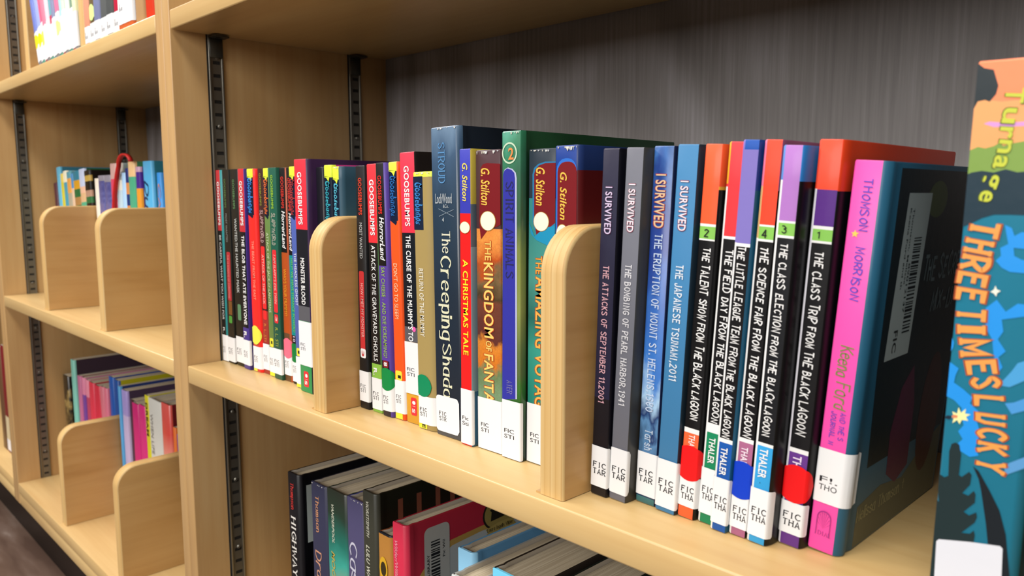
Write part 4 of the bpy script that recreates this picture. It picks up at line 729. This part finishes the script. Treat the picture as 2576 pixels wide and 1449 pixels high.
# ------------------------------------------------------------------ middle bookcase, mid shelf
ZM = .0005; GA = 'books pushed back behind the left divider on the middle shelf'; GB = 'books pushed back behind the right divider on the middle shelf'
def chk(n, c1, c2, h, z0=100): return [((c1, c2)[i % 2], h - (i+1)*(h-z0)/n) for i in range(n)] + [(c2, 0)]
A = [('dark maroon book, outermost against the far side panel', -752, 16, 190, '4a2030', '4a2030'),
 ('light blue tallest book at the left end behind the left divider', -728, 19, 216, '5FB4D4', '3a7f98'),
 ('yellow spined book with pale foot behind the left divider', -708, 15, 205, [('E8D060', 190), ('D8CC38', 120), ('a8c8c0', 0)], 'a89c40'),
 ('teal book with a bright white spine edge behind the left divider', -692, 18, 209, [('f0ecd0', 190), ('48A0B8', 0)], '90d8e8'),
 ('beige book with orange spine top behind the left divider', -673, 21, 207, [('5aa0b0', 196), ('E8A850', 172), ('b0a890', 150), ('E0B078', 0)], '8a5a40'),
 ('brown and peach narrow book behind the left divider', -651, 12, 204, [('4890c8', 180), ('E8C8A8', 0)], '7a4430'),
 ('green and tan chequered broad book with an orange top', -638, 31, 207, [('2a8098', 192), ('D8A020', 178)] + chk(6, '1f6a38', 'B0824a', 178), '1f4f30'),
 ('pale mint and tan striped book with white top', -606, 25, 210, [('c8d4f0', 182), ('F0C0A0', 172)] + chk(5, 'E0B888', '58B088', 172), '2f5f38'),
 ('black and brown book with yellow blocks along its top', -580, 26, 207, [('201a14', 199), ('C8A850', 190), ('16120e', 176), ('B89078', 166), ('2f6f3c', 156), ('2a1810', 0)], '1a1410')]
for l, x, w_, h, sp, sd in A:
    simple(l, x + 14, 84, w_, h, sp, sd, ZM, -3.6, g=GA)
B = [('cream edged thin book on the left of the purple patterned ones', -513, 79, 16, 194, 'E8E0D0', 'a09890', 133),
 ('purple patterned book with grey top band, left one', -496, 79, 26, 198, [('8f8a94', 190), ('art_purple_check', 0)], '7a7680', 133),
 ('purple patterned book with grey top band, right one', -469, 79, 26, 198, [('8f8a94', 188), ('art_purple_check', 0)], '5a5c98', 133),
 ('rose red book with green top beside the purple patterned ones', -441, 79, 21, 214, [('D0A8A0', 192), ('E04868', 0)], [('4a8a68', 192), ('3f8a58', 0)], 133),
 ('white and pale cyan book with a grey square near its top', -418, 79, 20, 214, [('E8E8DC', 202), ('b0b8b8', 190), ('E8E8D8', 176), ('C0DCE8', 0)], 'b0c8c8', 133),
 ('pale blue thin book right of the red bookmark strap', -395, 79, 14, 200, 'A8D0F0', '88b0d8', 133),
 ('navy and orange chequered thin book', -380, 79, 11.5, 206, [('1c3070', 186)] + chk(8, 'D89050', '1c3878', 186, 60), '1c3070', 133),
 ('sea green book with peach top', -367.5, 79, 23, 214.5, [('F0C890', 194), ('50B088', 0)], '4a9068', 133),
 ('orange book with violet top', -343, 80, 14, 207, [('C8A0B8', 200), ('4a2890', 178), ('F0A030', 0)], '4a2890', 133),
 ('broad light blue book with dark scribbled lettering', -326, 84, 30, 214, '58B0E0', '2f7f94', 160),
 ('short sky blue book with orange lettering, last before the double upright', -295.5, 90, 13, 198.5, '3F98E8', '2868b0', 133)]
for l, x, y, w_, h, sp, sd, d_ in B:
    r_ = simple(l, x, y, w_, h, sp, sd, ZM, 0, d=d_, g=GB)
    if l.startswith('broad'): down(r_, 'G', 'Duets', 9, 186, 80, 12, '1a3a5c', -.0006)
    if l.startswith('short sky'): down(r_, 'G', 'CAMP', 7, 184, 70, 7, 'D89070', -.0006)
# floppy red bookmark strap arching over the thin books
V = []; F = []; n = 22
for i in range(n + 1):
    t = i / n
    if t < .55: k = t/.55; px_, pz_ = -.428 + .004*k + .034*k**3.2, .06 + .150*k
    else: k = (t-.55)/.45; a_ = math.pi*(1 - k*.9); px_, pz_ = -.366 + .024*math.cos(a_), .2101 + .014*math.sin(a_)
    for yy in (.0718, .0778): V.append((px_, yy, pz_))
for i in range(n): F.append((2*i, 2*i+1, 2*i+3, 2*i+2))
me = bpy.data.meshes.new('bookmark_strap'); me.from_pydata(V, [], F); me.materials.append(mat('D02A28', .4)); me.polygons.foreach_set('use_smooth', [True]*len(F)); 
bs = bpy.data.objects.new('bookmark_strap', me); COL.objects.link(bs); md = bs.modifiers.new('s', 'SOLIDIFY'); md.thickness = .0022; tag(bs, 'curved red strap looping over the thin books on the middle shelf', 'strap')
# ------------------------------------------------------------------ middle bookcase, bottom shelf
ZB = -.3294; GC = 'books behind the left divider on the bottom shelf'; GD = 'books behind the right divider on the bottom shelf'
C = [('black and gold mottled book, outermost on the bottom shelf', -752, 78, 29, 183, 'art_black_gold', '15181a', 150),
 ('mint spined tallest book with dark plum cover on the bottom shelf', -707, 80, 17, 217, '80C8B8', '3a2c38', 200),
 ('dusty pink book with deep red cover edge on the bottom shelf', -689, 84, 15, 191, 'C06890', '7a1838', 190),
 ('lilac and pink narrow book right of the dusty pink one', -673, 86, 13, 190, [('E088A8', 160), ('7848A0', 0)], 'c07898', 150),
 ('pink thin book with raspberry foot on the bottom shelf', -659, 88, 13, 188, [('E890A8', 158), ('C04868', 0)], 'd06880', 150),
 ('scarlet book, left one of two, on the bottom shelf', -645, 89, 24, 187, 'E03850', 'b01830', 140),
 ('scarlet book, right one of two, on the bottom shelf', -620, 91, 22, 185, 'D83048', 'b81830', 140),
 ('pale pink striped book on the bottom shelf', -597, 92, 15, 187, 'D87888', 'C06878', 140),
 ('rose book next to the cobalt ones on the bottom shelf', -581, 93, 14, 187, 'E07890', 'C86880', 140),
 ('cobalt blue book, left one of two, on the bottom shelf', -566, 97, 20, 208, '1858B0', '143f88', 150),
 ('cobalt blue book with olive yellow cover, left of the bottom left divider', -545, 98, 19, 206, '1850A0', 'B8B020', 152)]
for l, x, y, w_, h, sp, sd, d_ in C: simple(l, x, y, w_, h, sp, sd, ZB, 0, d=d_, g=GC)
D_ = [('sky blue spined thin book with navy cover right of the bottom left divider', -503, 90, 9, 204, '58A8E0', '283c78', 150, 0),
 ('lavender spined book with dark purple cover on the bottom shelf', -493, 92, 22, 200, [('A898D8', 160), ('C8B8E0', 0)], '48384f', 150, 0),
 ('dark maroon narrow book half hidden beside the lavender one', -470, 96, 20, 188, '4a1c28', '3a1820', 140, 0),
 ('magenta book, left one of two, on the bottom shelf', -449, 92, 25, 188, 'D02878', 'a01858', 140, 0),
 ('magenta book, right one of two, on the bottom shelf', -423, 93, 24, 190, 'D83080', 'a81c60', 140, 0),
 ('yellow spined narrow book with black lettering', -397, 93, 14, 209, [('D8D028', 60), ('a0c8c8', 0)], 'c8c020', 145, 0),
 ('off-white hardcover with grey lettering on the bottom shelf', -382, 93, 46, 208, 'D8D8D0', 'a09c90', 150, 1),
 ('coral hardcover fading to white and aqua at its foot', -334, 93, 30, 210, 'art_coral', '7a2028', 140, 1),
 ('orange thin short book by the double upright', -303, 96, 9, 180, 'E87830', 'c06020', 133, 0),
 ('violet thin short book by the double upright', -293, 97, 9, 172, '7858a8', '5a4088', 133, 0)]
for l, x, y, w_, h, sp, sd, d_, hc in D_:
    r_ = simple(l, x, y, w_, h, sp, sd, ZB, 0, d=d_, g=GD, **({'hc': 1} if hc else {}))
    if 'off-white' in l: down(r_, 'S', 'WHEN LIFE', 10, 185, 60, 9, '8a8a84', -.0006)
    if 'yellow spined' in l: down(r_, 'B', 'DREAM', 7, 198, 50, 7, '2a2a10', -.0006)
# ------------------------------------------------------------------ middle bookcase, upper shelf
ZU = .3463; GK = 'leaning books with white labels on the upper shelf'; GE = 'upright books right of the divider on the upper shelf'
K = [('periwinkle blue leftmost leaning book with yellow dot', '7080c8', 'F0E820'), ('pale blue second leaning book with yellow dot', '98a8e0', 'F0E820'), ('pink third leaning book with pale yellow dot', 'E86080', 'E8F060'), ('rose pink fourth leaning book', 'F08098', None),
 ('white and pink striped leaning book', 'F0D0DC', None), ('aqua leaning book with crimson block', '70B0B8', None), ('lavender grey leaning book', '8890b0', None), ('bright pink leaning book with pale green dot', 'E0789c', 'D8F090'),
 ('aqua and white striped leaning book', 'A8D8DC', None), ('pale mint leaning book, wider', 'D0E8D0', None), ('white leaning book with small red foot', 'F0F4E8', None), ('dark green and white leaning book near the divider', '7a9880', None), ('pale yellow last leaning book against the divider', 'E8ECC0', None)]
for i, (l, c, dot) in enumerate(K):
    k = dict(dots=[(5, 33 + i * .6, 9.4, dot)] if dot else [])
    sp = [(c, 58), ('c83858', 40), (c, 0)] if 'crimson' in l else [(c, 4), (['8a8c90', '60a090', 'b05050'][i % 3], 0)]
    x = -470.4 + i * 13.7
    simple(l, x, 5 + (i % 3) * .8, 12.9, 196 + (i * 7) % 9, sp, c, ZU, -(15.5 - i * 1.02), fw=10.5, g=GK, lab=[4, 46 + (i * 5) % 12, 'T', '', '', .3], **k)
E_ = [('peach spined book right of the upper divider', -269, 17, 'F0A888', '6a7040', None), ('brown and olive book with pale lime dot', -251.4, 17, '7a6848', '7a6848', 'D8F098'), ('lilac grey book on the upper shelf', -233.5, 20, '8890b8', 'c0c8e0', None),
 ('charcoal book, left one of two, on the upper shelf', -212.9, 21, '686c6c', '505454', None), ('charcoal book, right one of two, on the upper shelf', -191, 21, '5c6060', '4c5050', None), ('crimson book between the charcoal and white labelled ones', -168.8, 15, 'D02848', 'a01838', None),
 ('broad book with large white label and orange foot', -152.8, 42, 'E0703c', 'd8c8b8', None), ('tan and black book near the double upright', -104, 22, 'C8A070', '4a3a28', None), ('orange-red last book on the upper shelf', -72, 20, 'E84428', 'c03018', None)]
for i, (l, x, w_, sp, sd, dot) in enumerate(E_):
    lb = i not in (7, 8)
    simple(l, x, 6 + (i % 2), w_, 200 + i, sp, sd, ZU, 0 if i != 8 else -3, fw=w_ - 4, g=GE, d=140, dots=[(8, 36, 9.4, dot)] if dot else [], **(dict(lab=[(3 if i != 6 else 7), 24 if i not in (0, 6) else (22 if i == 0 else 46), 'T', 'E', 'BIR', .7]) if lb else {}))
# ------------------------------------------------------------------ far left bookcase, bottom shelf
simple('big dark red book with cream and white label in the far left bookcase', -978, 30, 46, 212, [('7a1c20', 72), ('D8C8A0', 26), ('F0F0F4', 4), ('7a1c20', 0)], '6a181c', ZB, d=150)
simple('brown book left of the dark red one in the far left bookcase', -1012, 30, 30, 205, '6a4a30', '6a4a30', ZB, d=150)
# ------------------------------------------------------------------ near bookcase, low shelf
ZL = -.30; GM = 'large hardcovers on the low shelf'
def hcb(l, x, y, w_, h, sp, sd, d_=150, **k): return simple(l, x, y, w_, h, sp, sd, ZL, 0, fw=w_ - 5, d=d_, g=GM, hc=1, **k)
m1 = hcb('black hardcover with red author name and white title, leftmost on the low shelf', 132.5, 35, 20, 215.5, '17161a', '0c0c10', 160, tx=[('R', 'Thompson', 8, 206, 25, 5, 'D03A38'), ('R', 'HIGHWAY ROBBERY', 8.5, 173, 125, 7.5, 'e8e4dc')])
mesh_obj('barcode_sticker', [(20.15*mm, y*mm, z*mm) for y, z in ((7.5, 150), (40, 150), (40, 205), (7.5, 205))], [(0, 1, 2, 3)], [mat('c4d0cc', .45)], parent=m1)
side(m1, 'S', 'Thompson, Kate', 29, 2, 140, 196, '3a4446', 20.3, 'label_lettering', True); side(m1, 'S', 'School Library', 25.5, 2, 140, 196, '3a4446', 20.3, 'label_lettering', True)
hcb('dusk purple hardcover with copper lettering second on the low shelf', 174.5, 35, 26, 217.5, '34354c', '1c2436', 150, torn=1, tx=[('R', 'Thomson', 10, 206, 33, 5.2, 'C8906a'), ('G', 'Dragon', 10, 155, 46, 8.5, 'D0987a')])
hcb('hardcover with teal glow in dark green spine, third on the low shelf', 201, 35, 30.6, 219, 'art_moon', '123022', 150, tx=[('I', 'VANDERPOOL', 9, 206, 35, 3.8, 'c8ccb8'), ('I', 'MOON OVER MANIFEST', 8, 163, 108, 5.4, 'c0a850')])
m4 = hcb('violet hardcover with bird shapes on its cover, fourth on the low shelf', 232.3, 35, 26, 220, '4c486a', '5a5aa4', 150, torn=1, tx=[('G', 'Castle', 9, 182, 56, 9.5, 'c8c8d8')])
for cy, cz in ((26, 164), (30, 146), (22, 100)):
    side_poly(m4, 'print_bird', [(cy-11, cz), (cy-3, cz+2), (cy, cz+6), (cy+3, cz+2), (cy+12, cz+3), (cy+4, cz-3), (cy, cz-6), (cy-4, cz-2)], 26.1, '14141c')
m5 = hcb('very tall dark hardcover with brown stripes on its cover, fifth on the low shelf', 260.5, 32, 19, 234, '3a3a30', '17180f', 165, tx=[('I', 'VIORST/SMITH', 7, 226, 30, 3.8, 'c0c0b0'), ('I', 'LULU WALKS THE DOGS', 6.5, 189, 72, 4.6, 'd0d0bc')])
for cy in (21, 40, 60, 76): side_poly(m5, 'print_stripe', [(cy, 196), (cy + 5, 197), (cy + 5, 225), (cy, 225)], 19.1, '8a5440')
m6 = hcb('short ochre book with a yellow emblem, sixth on the low shelf', 280.2, 33, 18, 205, [('1c1c22', 204), ('B8803a', 150), ('96502c', 0)], '8a4a28', 140)
flat_poly(m6, 'print_emblem', ellipse(7, 176, 5.4, 10), -.0007, 'D8A828'); flat_poly(m6, 'print_emblem', ellipse(7, 176, 3.6, 6), -.0008, '3a3018'); flat_poly(m6, 'print_emblem', rrect(2, 12, 138, 142, 1), -.0007, '3a7a40')
m7 = hcb('crimson hardcover with large barcode sticker and curved cream banner, seventh on the low shelf', 299.3, 33, 17, 219, 'CC2F4A', 'A82436', 165, tx=[('I', 'Wilder/Williams', 5, 205, 38, 3.8, 'E890a0')])
side_poly(m7, 'print_panel', [(44, 60), (13, 140), (13, 176), (24, 187), (45, 195), (77, 196.5), (114, 196), (164, 192), (164, 60)], 17.08, 'C8A050')
side_poly(m7, 'print_panel', [(44, 60), (17, 140), (17, 172), (26, 182), (46, 190), (77, 192), (114, 191.5), (164, 187), (164, 60)], 17.16, 'C4C8C4')
side_poly(m7, 'barcode_sticker', rrect(17.5, 43, 122, 212, 5), 17.28, 'C8C6BC')
def m7tex(t, yb, z0, L, cap):
    V, F, w_, c = text2d('S', t)
    mesh_obj('label_lettering', [(17.4*mm, (yb - v[1]*cap/c)*mm, (z0 + v[0]*L/w_)*mm) for v in V], F, [mat('202020', .5)], parent=m7)
V = []; F = []; z = 200; rnd = random.Random(8)
while z > 126:
    t = rnd.choice((.9, 1.4, 2.2)); i = len(V); V += [(17.4*mm, 24*mm, (z-t)*mm), (17.4*mm, 33*mm, (z-t)*mm), (17.4*mm, 33*mm, z*mm), (17.4*mm, 24*mm, z*mm)]; F.append((i, i+1, i+2, i+3)); z -= t + rnd.choice((.7, 1.2, 1.6))
mesh_obj('barcode_bars', V, F, [mat('1c1c1c', .6)], parent=m7)
m7tex('WATERVILLE SCHOOL LIBRARY', 22.5, 124, 66, 2.6); m7tex('CHRISTMAS HOLIDA', 38, 124, 42, 2.4); m7tex('Fic Wil', 38, 184, 14, 2.4)
side_poly(m7, 'print_emblem', ellipse(98, 203, 19, 15, 28), 17.26, '2a2018'); side_poly(m7, 'print_emblem', ellipse(98, 203, 17, 13.4, 28), 17.3, 'A8924e')
side_poly(m7, 'print_cabin', [(88, 197), (106, 198), (106, 205), (110, 206), (101, 212), (87, 207), (89, 205)], 17.34, '2c2418')
side_poly(m7, 'print_banner', [(80, 184), (98, 187), (118, 187), (115, 190.5), (118, 194), (98, 194), (82, 191.5), (85, 188)], 17.34, 'B8a058')
side(m7, 'R', 'Laura Ingalls Wilder', 84, 30, 188.5, 191.5, '3a2c18', 17.42)
side(m7, 'R', 'LITTLE HOUSE', 86, 25, 211, 213.6, '3a2c18', 17.42)
m8 = hcb('light blue hardcover with dark author name on its cover, eighth on the low shelf', 377, 33, 17, 224, '90C8E8', '5f94bc', 150, tx=[('R', 'WILLIAMS', 6.5, 209, 42, 4.6, '2a4a6a')])
side(m8, 'R', 'Rita Williams-Garcia', 34, 100, 202, 212, '1c2434', 17.2)
hcb('off-white hardcover with worn grey edges, ninth on the low shelf', 403, 5, 21, 223.5, 'C8CCC8', '9a9c98', 165, torn=2)
hcb('aqua spined thick hardcover with dark brown cover, tenth on the low shelf', 426.5, 20, 38, 231, '70C8E8', '2a2420', 160)
hcb('dark green hardcover with tan page edges, eleventh on the low shelf', 466.5, 24, 34, 229, '20302c', '1c2420', 160)
hcb('tan hardcover with gold edge, twelfth on the low shelf', 502, 24, 30, 226, 'B8985a', '9a7c40', 160)
hcb('black hardcover, thirteenth on the low shelf', 534, 24, 28, 224, '1a1a1a', '141414', 160)
hcb('olive hardcover, fourteenth on the low shelf', 564, 24, 26, 220, '5a6048', '4a5038', 160)
